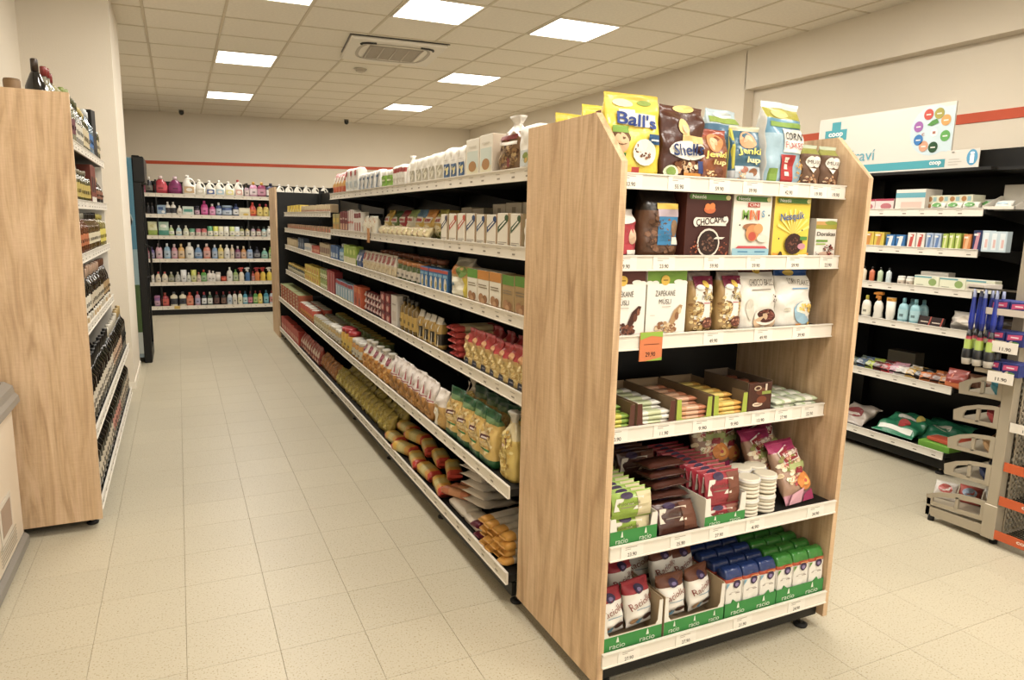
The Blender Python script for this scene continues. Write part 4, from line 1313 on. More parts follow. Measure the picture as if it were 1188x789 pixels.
row(SB, 'rice_cake_pack', 'rice cake pack', 'dark brown Polomáčené pack lying in the stack', W5, locs, rx=1.5, frm='from the bottom', jit=.1)
row(SB, 'rice_cake_pack', 'rice cake pack', 'shaded brown Polomáčené pack in the back', W5, [(1.435, yb + .25 + i * .034, zt + .10) for i in range(6)], rx=-.15, frm='from front')
row(SL, 'rice_cake_pack', 'rice cake pack', 'shaded lime pack standing far back', W5, [(1.243, yb + .33 + i * .03, zt + .06) for i in range(4)], rx=-.12, frm='from front')
RT = tray(.175, .32, .11, .038, '#e6e1d4', inner='#e0dacb', bandc='#2f8a3a', bandh=.042, logos=2, wing=.02)
put(RT, 'display_tray', 'display tray', 'green and white racio tray holding red rice cake packs, centre of shelf', (1.615, yb, zt))
SR = slab(.155, .115, .028, '#a02434', '#7a4632', 'Polomáčené')
SR2 = slab(.155, .06, .026, '#a8303c', '#8a5240', 'racio')
row(SR2, 'rice_cake_pack', 'rice cake pack', 'low red pack at the bottom of the red tray', W5, [(1.615, yb + .008, zt + .006)], rx=-.05)
row(SR, 'rice_cake_pack', 'rice cake pack', 'upright red Polomáčené pack', W5, [(1.615, yb + .006 + d * .032, zt + .068) for d in range(11)], rx=-.14, frm='from front')
# puffed rice cakes in clear sleeves: stacks of discs
dsc = MB(True)
for k in range(5):
    dsc.loft([(k * .0135, .036, '#d8cdb4'), (k * .0135 + .003, .040, '#e6dcc6'), (k * .0135 + .0095, .040, '#e6dcc6'), (k * .0135 + .0125, .036, '#d8cdb4')], 14, y=.04)
slv = MB(True).loft([(.0, .0405, '#e9e4da'), (.062, .0405, '#e9e4da'), (.070, .034, '#e9e4da')], 14, y=.04)
RC = [('rice_cakes', dsc.mesh('rice_cakes', 'paper')), ('printed_band', MB(True).loft([(.050, .0415, '#e4dfd4'), (.060, .0415, '#8b97b8'), (.0605, .03, '#e4dfd4')], 14, y=.04).mesh('printed_band', 'paper'))]
locs = []
for i, (x, y) in enumerate([(1.752, yb + .005), (1.838, yb + .012), (1.80, yb + .095), (1.875, yb + .10)]):
    for lv in range(2):
        locs.append((x, y, zt + lv * .072 * (1 if i != 3 else .95)))
row(RC, 'rice_cake_stack', 'rice cakes', 'round white puffed rice cake stack', W5, locs, frm='from front left')
PK = bag(.155, .07, .235, [(.14, '#c98a9a'), (.80, '#a8836a'), (.9, '#a82c5c'), (1, '#94204c')], [
    ('n', -.05, .50, .42, .26, ['#e2c9a0', '#8a8a3a', '#b3484c', '#dba27c', '#efe2c2'], 40), ('r', -.5, .82, .5, .96, '#a3285a'),
    ('p', [(-.30, .60), (.30, .66), (.42, .80), (.10, .90), (-.34, .80)], '#e6ded0'), ('p', [(-.27, .62), (.27, .67), (.38, .79), (.10, .87), (-.31, .79)], '#8c1f2c'), ('t', 'Kroužky', .02, .75, .54, .09, '#ead9cc', .02, .15),
    ('r', -.2, .50, .45, .59, '#a8b06a'), ('e', .20, .30, .26, .14, '#d9832c'), ('e', .20, .30, .13, .07, '#e8b04a'), ('e', .20, .30, .05, .03, '#c24a3a'), ('p', [(-.1, .44), (.15, .42), (.2, .52), (-.02, .52)], '#8c1f2c'), ('p', [(-.45, .0), (.0, .0), (.1, .2), (-.3, .14)], '#d9a0ac'), ('p', [(.05, .0), (.48, .0), (.46, .16), (.15, .10)], '#a02c5c')], 'pillow', wr=.006, seed=4)
put(PK, 'snack_bag', 'snack bag', 'pink Kroužky bag leaning at the front right of the fifth end shelf', (2.01, yb + .01, zt + .006), .12, -.52)
put(PK, 'snack_bag', 'snack bag', 'pink Kroužky bag leaning behind the front right one', (1.955, yb + .10, zt + .03), .05, -.50)
put(PK, 'snack_bag', 'snack bag', 'pink Kroužky bag farthest back on the right', (2.02, yb + .19, zt + .04), -.1, -.45)
put(PK, 'snack_bag', 'snack bag', 'pink Kroužky bag lying on top behind the red tray', (1.76, yb + .20, zt + .09), -.05, -.40)
put(PK, 'snack_bag', 'snack bag', 'shaded pink bag deep behind the rice cakes', (1.87, yb + .24, zt + .06), .15, -.30)

# ------------------------------------------------------------------ sixth shelf
W6 = 'bottom end-unit shelf'
zt = ENDZ[5] - .012
yb = 1.678
for x, W_, lb, lg in ((1.262, .232, 'green and white racio tray at the left end of the bottom end shelf', 2), (1.515, .255, 'green and white racio tray second from left on the bottom end shelf', 3)):
    put(tray(W_, .40, .15, .058, '#e4dfd2', inner='#b39b78', bandc='#2f8a3a', bandh=.055, logos=lg, wing=.014), 'display_tray', 'display tray', lb, (x, yb, zt))
def rac(c2, seed):
    return bag(.115, .062, .150, [(.72, '#e6e0d4'), (.9, c2), (1, c2)], [('p', [(-.5, .98), (.5, .98), (.5, .80), (.0, .72), (-.5, .86)], c2), ('e', .0, .80, .17, .10, '#3a2848'), ('e', .0, .79, .08, .04, '#7a6a94'), ('t', 'Raciolky', .0, .52, .86, .20, '#8a4438', .0, .28), ('r', -.2, .36, .3, .38, '#8aa0ac'), ('e', -.25, .12, .14, .07, '#c99a6a'), ('e', -.05, .09, .10, .06, '#6aa0c0'), ('e', .22, .16, .18, .08, '#4a2a1e')], 'pillow', 'paper', wr=.004, seed=seed)
RA, RB = rac('#a02a34', 3), rac('#6b3c24', 6)
row(RA, 'snack_bag', 'snack bag', 'red-topped white Raciolky bag', W6, [(1.205, yb + .01, zt + .045), (1.318, yb + .012, zt + .05), (1.20, yb + .10, zt + .07), (1.32, yb + .11, zt + .085), (1.22, yb + .19, zt + .08), (1.31, yb + .22, zt + .07), (1.25, yb + .28, zt + .07)], rx=-.25, jit=.25, frm='from front')
row(RB, 'snack_bag', 'snack bag', 'brown-topped white Raciolky bag', W6, [(1.448, yb + .01, zt + .05), (1.58, yb + .02, zt + .045), (1.50, yb + .12, zt + .085), (1.60, yb + .14, zt + .07), (1.44, yb + .20, zt + .075), (1.55, yb + .24, zt + .08), (1.47, yb + .30, zt + .075)], rx=-.2, jit=.22, frm='from front')
for x, lb in ((1.768, 'low green racio tray under the blue-topped cartons'), (2.010, 'low green racio tray under the green-topped cartons')):
    put(tray(.238, .40, .06, .056, '#2f8a3a', inner='#2f7a36', bandc='#2f8a3a', bandh=.058, logos=2), 'display_tray', 'display tray', lb, (x, yb, zt))
def ckb(top, low, mid):
    return bag(.076, .052, .170, [(.12, low), (.74, '#e6e1d6'), (.82, '#c2502c'), (1, top)], [('r', -.46, .02, .46, .24, low), ('e', .05, .12, .34, .09, '#cdb08a'), ('n', .05, .12, .25, .06, ['#d9bd94', '#b0906a', '#e3d0b0'], 12), ('r', -.46, .24, .46, .74, '#e6e1d6'), ('r', -.30, .49, .34, .505, '#8a7c70'), ('r', -.22, .52, .26, .53, '#a89c90'), ('p', [(-.46, .74), (-.30, .74), (-.46, .62)], low), ('e', .12, .70, .22, .09, '#3a2848'), ('e', .12, .69, .12, .04, '#8a78a0'), ('r', -.1, .785, .4, .805, '#e09a5a')], 'brick', 'gloss', wr=.002, seed=2)
CB, CG = ckb('#1f3468', '#7fb0c8', 0), ckb('#2c7a24', '#5f9428', 0)
row(CB, 'crispbread_pack', 'crispbread pack', 'blue-topped white crispbread pack', W6, [(1.69 + c_ * .079, yb + .008 + d * .062, zt + .006) for d in range(5) for c_ in range(3)], jit=.03, frm='from front left')
row(CG, 'crispbread_pack', 'crispbread pack', 'green-topped white crispbread pack', W6, [(1.932 + c_ * .079, yb + .008 + d * .062, zt + .006) for d in range(5) for c_ in range(3)], jit=.03, frm='from front left')


# ================================================================== LONG RUN (world: front faces -X)
RZ = -PI / 2
RUNN = dict(A='top run shelf', B='second run shelf', C='third run shelf', D='fourth run shelf', E='fifth run shelf', F='bottom run shelf', B2='high far run shelf', C2='low far run shelf')


def rz_(k, y):
    if k == 'B2': return 1.558 - .012
    if k == 'C2': return 1.376 - .012
    z0_, xf, dz = RUNZ[k]
    return z0_ + dz * (y - 2.26) - .012


def run(k, spec, name, cat, desc, ya, yb, n, depth=.012, lay=0, rx=0, jit=.04, lh=0, rows=1, rp=.1):
    xf = RUNZ[k][1] if k in RUNZ else 1.15
    st = (yb - ya) / n
    for r_ in range(rows):
        locs = []
        for l_ in range(lay + 1):
            for i in range(n):
                y = ya + (i + .5) * st
                locs.append((xf + depth + r_ * rp, y + (R.uniform(-.005, .005) if jit else 0), rz_(k, y) + .0005 + l_ * lh))
        row(spec, name, cat, desc if r_ == 0 else desc + ' at rear', RUNN[k], locs, RZ, rx, 'from near end', jit)


def small(W, D, Hh, col, ds, **kw):
    return carton(W, D, Hh, col, ds, split=False, **kw)


# --- A: flour, sugar (top)
run('A', bag(.12, .08, .165, [(.8, '#e8e4da'), (1, '#efece4')], [('r', -.4, .1, .4, .45, '#c9cfcc'), ('e', 0, .28, .2, .12, '#8a9a4a'), ('e', .02, .22, .1, .06, '#c9a03a')], 'brick', 'paper', wr=.003), 'flour_bag', 'flour bag', 'white flour bag with a small map picture', 2.275, 2.40, 1)
sp = bag(.19, .10, .215, [(.62, '#7d5a34'), (.72, '#8a7058'), (1, '#e4ded4')], [('n', 0, .3, .42, .24, ['#94703f', '#6b4a28', '#a88a55', '#5a3a20'], 50), ('p', [(-.42, .1), (-.34, .1), (-.05, .62), (-.1, .7)], '#7a2a24'), ('p', [(.1, .1), (.2, .1), (.05, .66), (-.02, .62)], '#7a2a24'), ('r', -.35, .58, .4, .66, '#7a2a24'), ('r', -.3, .48, .42, .54, '#e0d8cc')], 'knot', wr=.006, seed=5)
run('A', sp, 'bread_bag', 'bread bag', 'clear knotted bag of brown rusks with dark red lettering', 2.41, 2.62, 1, jit=0)
run('A', small(.135, .09, .165, '#e2dccc', [('r', -.42, .05, .42, .68, '#c5cfc4'), ('r', -.42, .0, .42, .25, '#d6cfae'), ('e', 0, .28, .3, .14, '#a87a44'), ('r', -.3, .78, .3, .82, '#cfc7b6')], side='#d9c9b4'), 'flour_box', 'flour box', 'cream box with a brown bread picture', 2.64, 2.93, 2)
run('A', bag(.088, .075, .150, [(1, '#e6e1d6')], [('r', -.42, .05, .42, .50, '#3f5f86'), ('e', .05, .3, .28, .14, '#d9c98a'), ('r', -.42, .6, .42, .62, '#cfc8ba')], 'brick', 'paper', split=False), 'flour_bag', 'flour bag', 'white paper flour bag with a blue panel', 2.94, 3.22, 3)
run('A', bag(.105, .075, .140, [(1, '#e4ded0')], [('r', -.38, .05, .38, .55, '#b5ae98'), ('e', 0, .3, .2, .15, '#cdc6b0')], 'brick', 'paper', split=False), 'flour_bag', 'flour bag', 'white paper flour bag with a grey window', 3.23, 3.77, 5)
run('A', bag(.075, .07, .165, [(1, '#e8e3d8')], (), 'knot', 'paper'), 'flour_bag', 'flour bag', 'plain white bag with a knotted top', 3.77, 3.85, 1)
run('A', bag(.062, .06, .125, [(.65, '#e2dccf'), (.85, '#a8423c'), (1, '#e6e0d4')], [('r', -.3, .2, .3, .4, '#c9bfae')], 'brick', 'paper', split=False), 'sugar_bag', 'sugar bag', 'white sugar bag with a red band', 3.86, 4.10, 4)
run('A', bag(.115, .07, .115, [(.68, '#7fae2c'), (1, '#e6e3d6')], [('r', -.4, .1, .4, .2, '#8fbe42'), ('r', -.4, .38, .4, .46, '#d9e0b0')], 'brick', 'paper', split=False), 'sugar_bag', 'sugar bag', 'bright green sugar bag with a white top', 4.12, 4.37, 2)
run('A', bag(.10, .07, .125, [(1, '#e2e0da')], [('p', [(-.4, .1), (-.2, .1), (.4, .85), (.2, .85)], '#6a8aa8'), ('r', -.3, .62, .1, .72, '#4a6f9a'), ('r', -.4, .1, .4, .14, '#8aa0b3')], 'brick', 'paper', split=False), 'sugar_bag', 'sugar bag', 'white sugar bag with blue lettering', 4.40, 4.98, 5)
run('A', bag(.12, .08, .18, [(.5, '#dfe0da'), (1, '#e6dfd6')], [('e', .0, .78, .25, .12, '#a83a34'), ('r', -.35, .2, .35, .45, '#b9c2c4')], 'brick', 'paper', split=False), 'flour_bag', 'flour bag', 'tall white flour bag with a red drop', 5.0, 5.42, 3)
run('A', bag(.10, .08, .17, [(.35, '#c9582c'), (.6, '#dba042'), (1, '#a83a34')], [('r', -.3, .5, .3, .8, '#e6dccb')], 'stand', split=False), 'flour_bag', 'flour bag', 'orange and red bag at the far end', 5.48, 5.90, 4)
run('A', bag(.105, .075, .150, [(1, '#e0dace')], (), 'brick', 'paper'), 'flour_bag', 'flour bag', 'white paper flour bag in rear row', 2.3, 3.8, 13, depth=.14)

# --- B: salt, rice, puffed snacks
def dia(c):
    return small(.108, .07, .135, '#e4ddcc', [('p', [(-.46, .42), (-.46, .60), (.40, .92), (.46, .80)], c), ('p', [(-.36, .52), (-.34, .58), (.30, .86), (.32, .80)], '#e8e4d8'), ('r', -.4, .08, .1, .11, '#8a8070'), ('r', -.4, .14, .3, .16, '#8a8070'), ('r', .40, 0, .5, 1, '#a8845a'), ('e', .28, .86, .16, .09, c)], side='#c9b28a')
run('B', bag(.07, .07, .125, [(1, '#e8e4da')], (), 'brick', 'paper'), 'flour_bag', 'flour bag', 'rounded plain white bag next to the oak panel', 2.275, 2.345, 1)
run('B', dia('#3c5a34'), 'flour_pack', 'flour pack', 'cream pack with a diagonal dark green ribbon', 2.35, 2.58, 2)
run('B', dia('#2c4672'), 'flour_pack', 'flour pack', 'cream pack with a diagonal blue ribbon', 2.58, 2.92, 3)
run('B', dia('#c4503c'), 'flour_pack', 'flour pack', 'cream pack with a diagonal red ribbon', 2.92, 3.14, 2)
run('B', dia('#3a3f5a'), 'flour_pack', 'flour pack', 'cream pack with a diagonal navy ribbon', 3.15, 3.26, 1)
run('B', small(.15, .12, .185, '#b8ad98', [('r', -.1, .6, .15, .9, '#8a7f6c')], side='#a89c86'), 'carton', 'carton', 'greyish carton standing behind the ribboned packs', 2.35, 2.98, 4, depth=.16)
run('B', small(.15, .12, .17, '#a89d88', [('r', -.1, .5, .15, .8, '#7a705e')], side='#a89c86'), 'carton', 'carton', 'darker grey carton behind the navy ribboned pack', 3.12, 3.42, 2, depth=.18)
pf = lambda a, b, c, s_: bag(.15, .07, .165, [(.3, c), (.7, a), (1, b)], [('e', 0, .3, .32, .15, '#e6d9b0'), ('n', 0, .25, .36, .14, ['#efe0a8', '#d9c27a', '#e6cf96'], 14), ('r', -.35, .52, .35, .72, '#e8e2d6'), ('r', -.28, .56, .28, .66, '#b33a3a')], 'pillow', wr=.006, seed=s_, split=False)
for k, (a_, b_, c_, ds_) in enumerate([('#c9a83a', '#a8a03a', '#8a9a2c', 'yellow-green puffed snack bag with a red label'), ('#d9b04a', '#c9862c', '#e2cf8a', 'yellow and orange puffed snack bag'), ('#d9b83a', '#5a86a8', '#e2d08a', 'yellow bag with a blue top'),
                                   ('#dcd6c0', '#8aa05a', '#c95a5a', 'white and green snack bag with pink base'), ('#b33038', '#8a2430', '#e2cdb4', 'dark red snack bag'), ('#6f8a42', '#3c5a2a', '#d9cdaa', 'dark green snack bag'), ('#dbc050', '#c9a22c', '#e6d694', 'plain yellow snack bag')]):
    y = 3.38 + k * .165
    run('B', pf(a_, b_, c_, k), 'snack_bag', 'snack bag', ds_, y, y + .16, 1, rx=-.16, depth=.05)
    run('B', pf(b_, a_, c_, k + 9), 'snack_bag', 'snack bag', ds_ + ' in rear row', y, y + .16, 1, rx=-.12, depth=.17)
run('B', bag(.09, .05, .075, [(1, '#e2d2a0')], [('n', 0, .5, .4, .4, ['#efe0a8', '#d98a7a', '#e6cf96', '#b8c48a'], 14)], 'pillow', wr=.005, split=False), 'snack_bag', 'snack bag', 'small pastel snack bag laid in front', 3.5, 4.5, 10, rx=-.5, depth=.006)
run('B', bag(.10, .06, .125, [(1, '#e6dfca')], [('n', 0, .5, .4, .35, ['#efe6c8', '#d9c9a0', '#c98a5c'], 18)], 'stand', split=False), 'snack_bag', 'snack bag', 'cream bag with puffed balls', 4.55, 4.90, 3)
run('B', small(.07, .06, .15, '#e4dccf', [('r', -.5, .72, .5, .95, '#8a2a30'), ('r', -.3, .1, .3, .5, '#b86a5a')]), 'biscuit_box', 'biscuit box', 'white biscuit box with dark red top', 4.92, 5.13, 3)
run('B', small(.06, .06, .165, '#e6e0d6', [('r', -.12, .0, .12, 1, '#a83a34'), ('r', -.4, .4, .4, .5, '#c9584c')]), 'biscuit_box', 'biscuit box', 'white biscuit box with red stripes', 5.15, 5.33, 3)
run('B', small(.075, .06, .155, '#7a2a2c', [('r', -.4, .1, .4, .4, '#c99a7a'), ('r', -.4, .6, .4, .68, '#c9a89a')]), 'biscuit_box', 'biscuit box', 'dark red biscuit box', 5.36, 5.62, 3)
run('B', small(.11, .06, .135, '#a89a5c', [('r', -.4, .5, .4, .75, '#c9a83a'), ('r', -.4, .1, .4, .4, '#b8863a')]), 'biscuit_box', 'biscuit box', 'yellow-brown box at the rail end', 5.65, 5.92, 2)
run('B2', small(.14, .09, .085, '#d9b82c', [('r', -.4, .1, .4, .5, '#e6cf6a')]), 'biscuit_box', 'biscuit box', 'yellow biscuit box', 7.6, 8.6, 5)
run('B2', small(.07, .07, .07, '#c9ad84', [('r', -.4, .5, .4, .9, '#d9c9a0'), ('r', -.4, .1, .4, .35, '#b8705a')]), 'soup_packet', 'soup packet', 'beige and pink soup packet', 6.0, 7.55, 18, jit=.02)
run('C2', small(.075, .06, .06, '#b89470', [('r', -.3, .3, .3, .7, '#c9654a')]), 'spice_packet', 'spice packet', 'brown spice packet', 6.0, 8.6, 20, jit=.02)

# --- C: legumes, rice, jars
kr = lambda top, mid, low: small(.112, .07, .155, mid, [('r', -.5, .74, .5, 1, top), ('r', -.4, .5, .35, .53, '#8a7a60'), ('r', -.4, .57, .3, .6, '#8a7a60'), ('r', -.5, 0, .5, .10, low), ('e', -.15, .22, .22, .13, '#a87a50'), ('e', .2, .20, .2, .12, '#96683e'), ('e', .02, .14, .16, .08, '#b98e62')], side='#c2a676')
run('C', kr('#5a8a2c', '#a88a58', '#8a6a3a'), 'couscous_box', 'grain box', 'green-topped kraft box of grain', 2.285, 2.535, 2)
run('C', kr('#c9852c', '#e6e0d0', '#a8875a'), 'couscous_box', 'grain box', 'orange-topped white box of grain', 2.54, 2.775, 2)
run('C', kr('#5f9a2c', '#e6e3d4', '#9a7a4c'), 'couscous_box', 'grain box', 'green-topped white box of grain', 2.78, 2.90, 1)
run('C', bag(.22, .10, .185, [(.45, '#dcd6a8'), (.8, '#c9a25c'), (1, '#9a9484')], [('r', -.45, .05, .30, .52, '#e6e2cc'), ('r', .30, .05, .46, .52, '#dcc83a'), ('e', -.2, .7, .2, .12, '#c9782c'), ('e', .2, .66, .2, .14, '#6a8a3c'), ('r', -.2, .3, -.1, .38, '#6a8aa0')], 'flow', wr=.008), 'rice_bag', 'rice bag', 'clear bag with white and yellow front and orange fruits', 2.91, 3.14, 1)
run('C', small(.068, .06, .115, '#2f6ea8', [('r', -.5, .84, .5, .97, '#b8483c'), ('e', 0, .35, .26, .3, '#dfd8c4'), ('e', .1, .3, .14, .14, '#b3a24a'), ('r', -.4, .66, .4, .78, '#7fb0cf')], side='#2a5c8c'), 'biscuit_box', 'biscuit box', 'blue box with a white shape and red edge', 3.16, 3.58, 6)
run('C', bottle('jar', .12, .085, '#4a5c2c', '#b8763c', '#c9bfae', 'glass', 1, 12), 'pickle_jar', 'jar', 'green pickle jar with a pale label', 3.60, 4.06, 5)
run('C', bottle('jar', .14, .08, '#5a4a2c', '#a8664a', '#b8a890', 'glass', 1, 10), 'pickle_jar', 'jar', 'brown jar standing behind the pickles', 3.60, 4.9, 12, depth=.13)
run('C', bag(.10, .05, .135, [(.5, '#d6c49c'), (1, '#d9cfc0')], [('r', -.3, .55, .3, .9, '#a0483c'), ('n', 0, .25, .3, .18, ['#c9a86a', '#e2cf9c'], 10)], 'stand', split=False), 'soup_packet', 'soup packet', 'cream packet with red lettering and gold grains', 4.08, 4.90, 8)
run('C', bag(.10, .06, .13, [(1, '#2f4f86')], [('r', -.3, .4, .3, .7, '#c9c4d0')], 'stand', split=False), 'soup_packet', 'soup packet', 'deep blue packet', 4.92, 5.08, 2)
run('C', small(.10, .06, .145, '#9ab83a', [('r', -.5, 0, .5, .4, '#dcd6ae'), ('e', 0, .7, .3, .15, '#c9d86a')]), 'crisp_box', 'box', 'lime green box with a cream base', 5.10, 5.52, 4)
run('C', bottle('slim', .15, .07, '#5f93b8', '#dfe6ea', '#b8d0dc', oval=.9, n=8), 'bottle', 'bottle', 'pale blue bottle', 5.54, 5.70, 2)
run('C', small(.09, .06, .12, '#4a6a9a', [('r', -.4, .2, .4, .5, '#b8c4cf')]), 'box', 'box', 'blue box with a grey label', 5.72, 6.05, 3)
run('C', small(.09, .06, .12, '#b8a684', [('r', -.4, .3, .4, .7, '#8a6a5a')]), 'box', 'box', 'beige box with a brown label', 6.07, 6.55, 5)
run('C', small(.1, .06, .08, '#b84a34', [('r', -.4, .3, .4, .6, '#d99a7a')]), 'box', 'box', 'small orange-red box', 6.58, 6.98, 4)
run('C', small(.1, .06, .085, '#d6d0c2', [('r', -.4, .3, .4, .6, '#9aa8b3')]), 'box', 'box', 'small white box', 7.0, 7.4, 4)
run('C', small(.1, .06, .125, '#4a5a70', [('r', -.4, .3, .4, .6, '#8a94a0')]), 'box', 'box', 'slate blue box', 7.45, 7.85, 3)
run('C', bottle('can', .10, .08, '#c9b48a', '#c9bfae', None, oval=1, n=10), 'can', 'can', 'beige can', 7.9, 8.7, 8)

# --- D: pasta, chocolate
sp = bag(.10, .075, .175, [(.58, '#d0b46c'), (.66, '#c9a05c'), (.93, '#b83438'), (1, '#c9606a')], [
    ('n', 0, .33, .42, .26, ['#dcc482', '#c4a356', '#e6d29a', '#b8944a'], 46), ('e', -.05, .74, .26, .09, '#dba06a'), ('r', -.22, .08, .22, .24, '#2c2f42'), ('r', -.15, .14, .15, .17, '#8a8a96')], 'flow', wr=.007, seed=6)
run('D', sp, 'pasta_bag', 'pasta bag', 'red-topped clear bag of short pasta', 2.285, 2.94, 7, jit=.12)
run('D', sp, 'pasta_bag', 'pasta bag', 'red-topped pasta bag in rear row', 2.32, 2.94, 5, depth=.13, jit=.1)
put(MB(True).tube([(0, 0, .0), (0, 0, .07), (.005, 0, .085), (.02, 0, .09), (.055, 0, .085), (.06, 0, .075)], .006, '#d9d2c4').mesh('x', 'plastic') and [('shelf_hook', MB(True).tube([(0, 0, .0), (0, 0, .07), (.005, 0, .085), (.02, 0, .09), (.055, 0, .085), (.06, 0, .075)], .006, '#d9d2c4').mesh('shelf_hook', 'plastic'))],
    'shelf_clip', 'clip', 'curved white plastic clip on the fourth run shelf beside the oak panel', (1.19, 2.33, rz_('D', 2.33) + .165), RZ)
lg = bar(.26, .055, .03, ['#c94a44', '#e0cba0', '#e0cba0', '#dcc494', '#e0cba0', '#c94a44'])
locs = []
for l_ in range(5):
    for i in range(2):
        locs.append((1.17 + .13, 2.99 + i * .062 + l_ * .012 + .04, rz_('D', 3.0) + .001 + l_ * .0302))
row(lg, 'spaghetti_pack', 'spaghetti pack', 'cream spaghetti pack with red ends lying lengthwise', RUNN['D'], locs, 0, 0, 'from the bottom')
run('D', bag(.088, .06, .165, [(.15, '#b8964a'), (.5, '#302a20'), (.8, '#b08c3a'), (1, '#c9c4b8')], [('r', -.12, .1, .12, .8, '#c2a04c'), ('r', .25, .1, .35, .9, '#d9d2c4')], 'flow', wr=.005, split=False), 'coffee_bag', 'coffee bag', 'black and gold bag with a clear edge', 3.28, 3.66, 4)
run('D', bottle('square', .20, .075, '#7a6026', '#1c1812', '#c2a04c', 'glass', .8, 10), 'bottle', 'bottle', 'dark gold bottle with a black cap', 3.68, 4.0, 4)
run('D', small(.11, .08, .20, '#d8d0c6', [('r', -.3, .2, .3, .5, '#c9bcb0'), ('r', -.3, .7, .3, .74, '#a89c90')]), 'box', 'box', 'tall plain white box', 4.03, 4.15, 1)
run('D', small(.10, .07, .062, '#7a2c30', [('e', 0, .5, .25, .3, '#d9a89a'), ('r', .25, .2, .45, .8, '#c9564a')]), 'chocolate_box', 'chocolate box', 'dark red patterned chocolate box in a stack', 4.18, 4.42, 2, lay=2, lh=.0625)
run('D', bag(.085, .05, .06, [(1, '#7a2430')], [('e', 0, .5, .22, .3, '#dfc9be'), ('e', .25, .4, .12, .2, '#d9a09a')], 'pillow', wr=.004, split=False), 'sweets_bag', 'sweets bag', 'small maroon sweets bag with white dots', 4.44, 4.92, 6, lay=2, lh=.045, rx=-.3, depth=.02)
run('D', small(.115, .07, .16, '#c9582c', [('r', -.4, .7, .4, .9, '#d97a3c'), ('e', .1, .3, .25, .2, '#8a3a24')]), 'box', 'box', 'orange box', 4.95, 5.18, 2)
run('D', small(.085, .06, .145, '#8fb0c4', [('r', -.5, .80, .5, 1, '#a8303a'), ('p', [(-.1, .1), (.1, .1), (.2, .7), (-.2, .7)], '#dfe4e6'), ('r', -.5, 0, .5, .12, '#c2b44a')]), 'biscuit_box', 'biscuit box', 'light blue box with a red top', 5.2, 5.85, 7)
run('D', small(.10, .07, .20, '#a02c30', [('r', -.15, .05, .15, .9, '#c9605a'), ('r', .3, .05, .38, .9, '#d9bcae')]), 'biscuit_box', 'biscuit box', 'tall red box', 5.88, 6.22, 3)
run('D', bottle('can', .09, .075, '#8a9a4a', '#c9c9b0', '#d9dcae', oval=1, n=10), 'can', 'can', 'green and cream can', 6.25, 6.58, 4, lay=1, lh=.091)
run('D', small(.12, .08, .085, '#d2b83c', [('e', 0, .5, .28, .25, '#c9843a'), ('r', -.45, .1, .45, .25, '#e6d88a')]), 'box', 'box', 'yellow stacked box', 6.62, 7.42, 6, lay=1, lh=.0855)
run('D', bottle('jar', .10, .08, '#3c4430', '#c9a83a', '#c9c0a0', 'glass', 1, 10), 'honey_jar', 'jar', 'dark jar with a gold lid', 7.46, 8.68, 12)

# --- E: pasta bags, rusks
sp = bag(.13, .09, .27, [(.62, '#cdb052'), (.85, '#c9b98a'), (1, '#b8b2a4')], [('n', 0, .38, .42, .36, ['#dcc26a', '#c4a144', '#e6d28a', '#b8923a'], 60), ('p', [(-.05, .36), (.2, .50), (-.02, .66), (-.26, .52)], '#7a2c2c'), ('r', -.12, .50, .06, .53, '#d9b8a0')], 'knot', wr=.008, seed=4)
run('E', sp, 'pasta_bag', 'pasta bag', 'tall clear bag of yellow pasta with a red diamond label', 2.275, 2.47, 1, jit=0, depth=.03)
run('E', sp, 'pasta_bag', 'pasta bag', 'tall clear pasta bag with red diamond label in the rear', 2.28, 2.46, 1, jit=.1, depth=.14)
sp = bag(.145, .09, .235, [(.15, '#1f5a30'), (.78, '#d2b05a'), (.86, '#5a7a44'), (1, '#174a28')], [('n', 0, .42, .42, .18, ['#dcc07a', '#c9a052', '#e6d29a'], 34), ('e', .03, .50, .34, .13, '#d9c090'), ('p', [(-.3, .46), (.34, .52), (.34, .60), (-.3, .54)], '#5a2430'), ('p', [(-.22, .485), (.26, .53), (.26, .56), (-.22, .515)], '#cfc2b8'), ('r', -.3, .29, .32, .32, '#2f7a3c'), ('n', 0, .70, .36, .08, ['#dcc07a', '#c9a052', '#e6d29a'], 16), ('r', -.4, .38, -.34, .6, '#e6dfc8')], 'stand', wr=.009, seed=7)
run('E', sp, 'pasta_bag', 'pasta bag', 'green-topped pasta bag with dark red name band', 2.48, 3.02, 4, jit=.12, depth=.02)
run('E', sp, 'pasta_bag', 'pasta bag', 'green-topped pasta bag in rear row', 2.50, 3.0, 4, jit=.12, depth=.14)
run('E', bag(.15, .09, .24, [(.7, '#d2b24a'), (1, '#c9bfa8')], [('n', 0, .45, .42, .32, ['#dcc26a', '#c4a144', '#ead58c'], 50), ('r', -.46, .5, -.2, .9, '#dccfc4')], 'knot', wr=.008), 'pasta_bag', 'pasta bag', 'clear yellow pasta bag standing taller behind', 2.98, 3.2, 1, depth=.16)
run('E', bag(.13, .09, .19, [(.6, '#c9a052'), (1, '#d6ccc0')], [('r', -.46, .08, .1, .52, '#e2dcc8'), ('n', .25, .3, .16, .2, ['#dcc07a', '#c9a052'], 12)], 'flow', wr=.008), 'rusk_bag', 'rusk bag', 'clear bag of amber pasta with a cream label', 3.03, 3.2, 1)
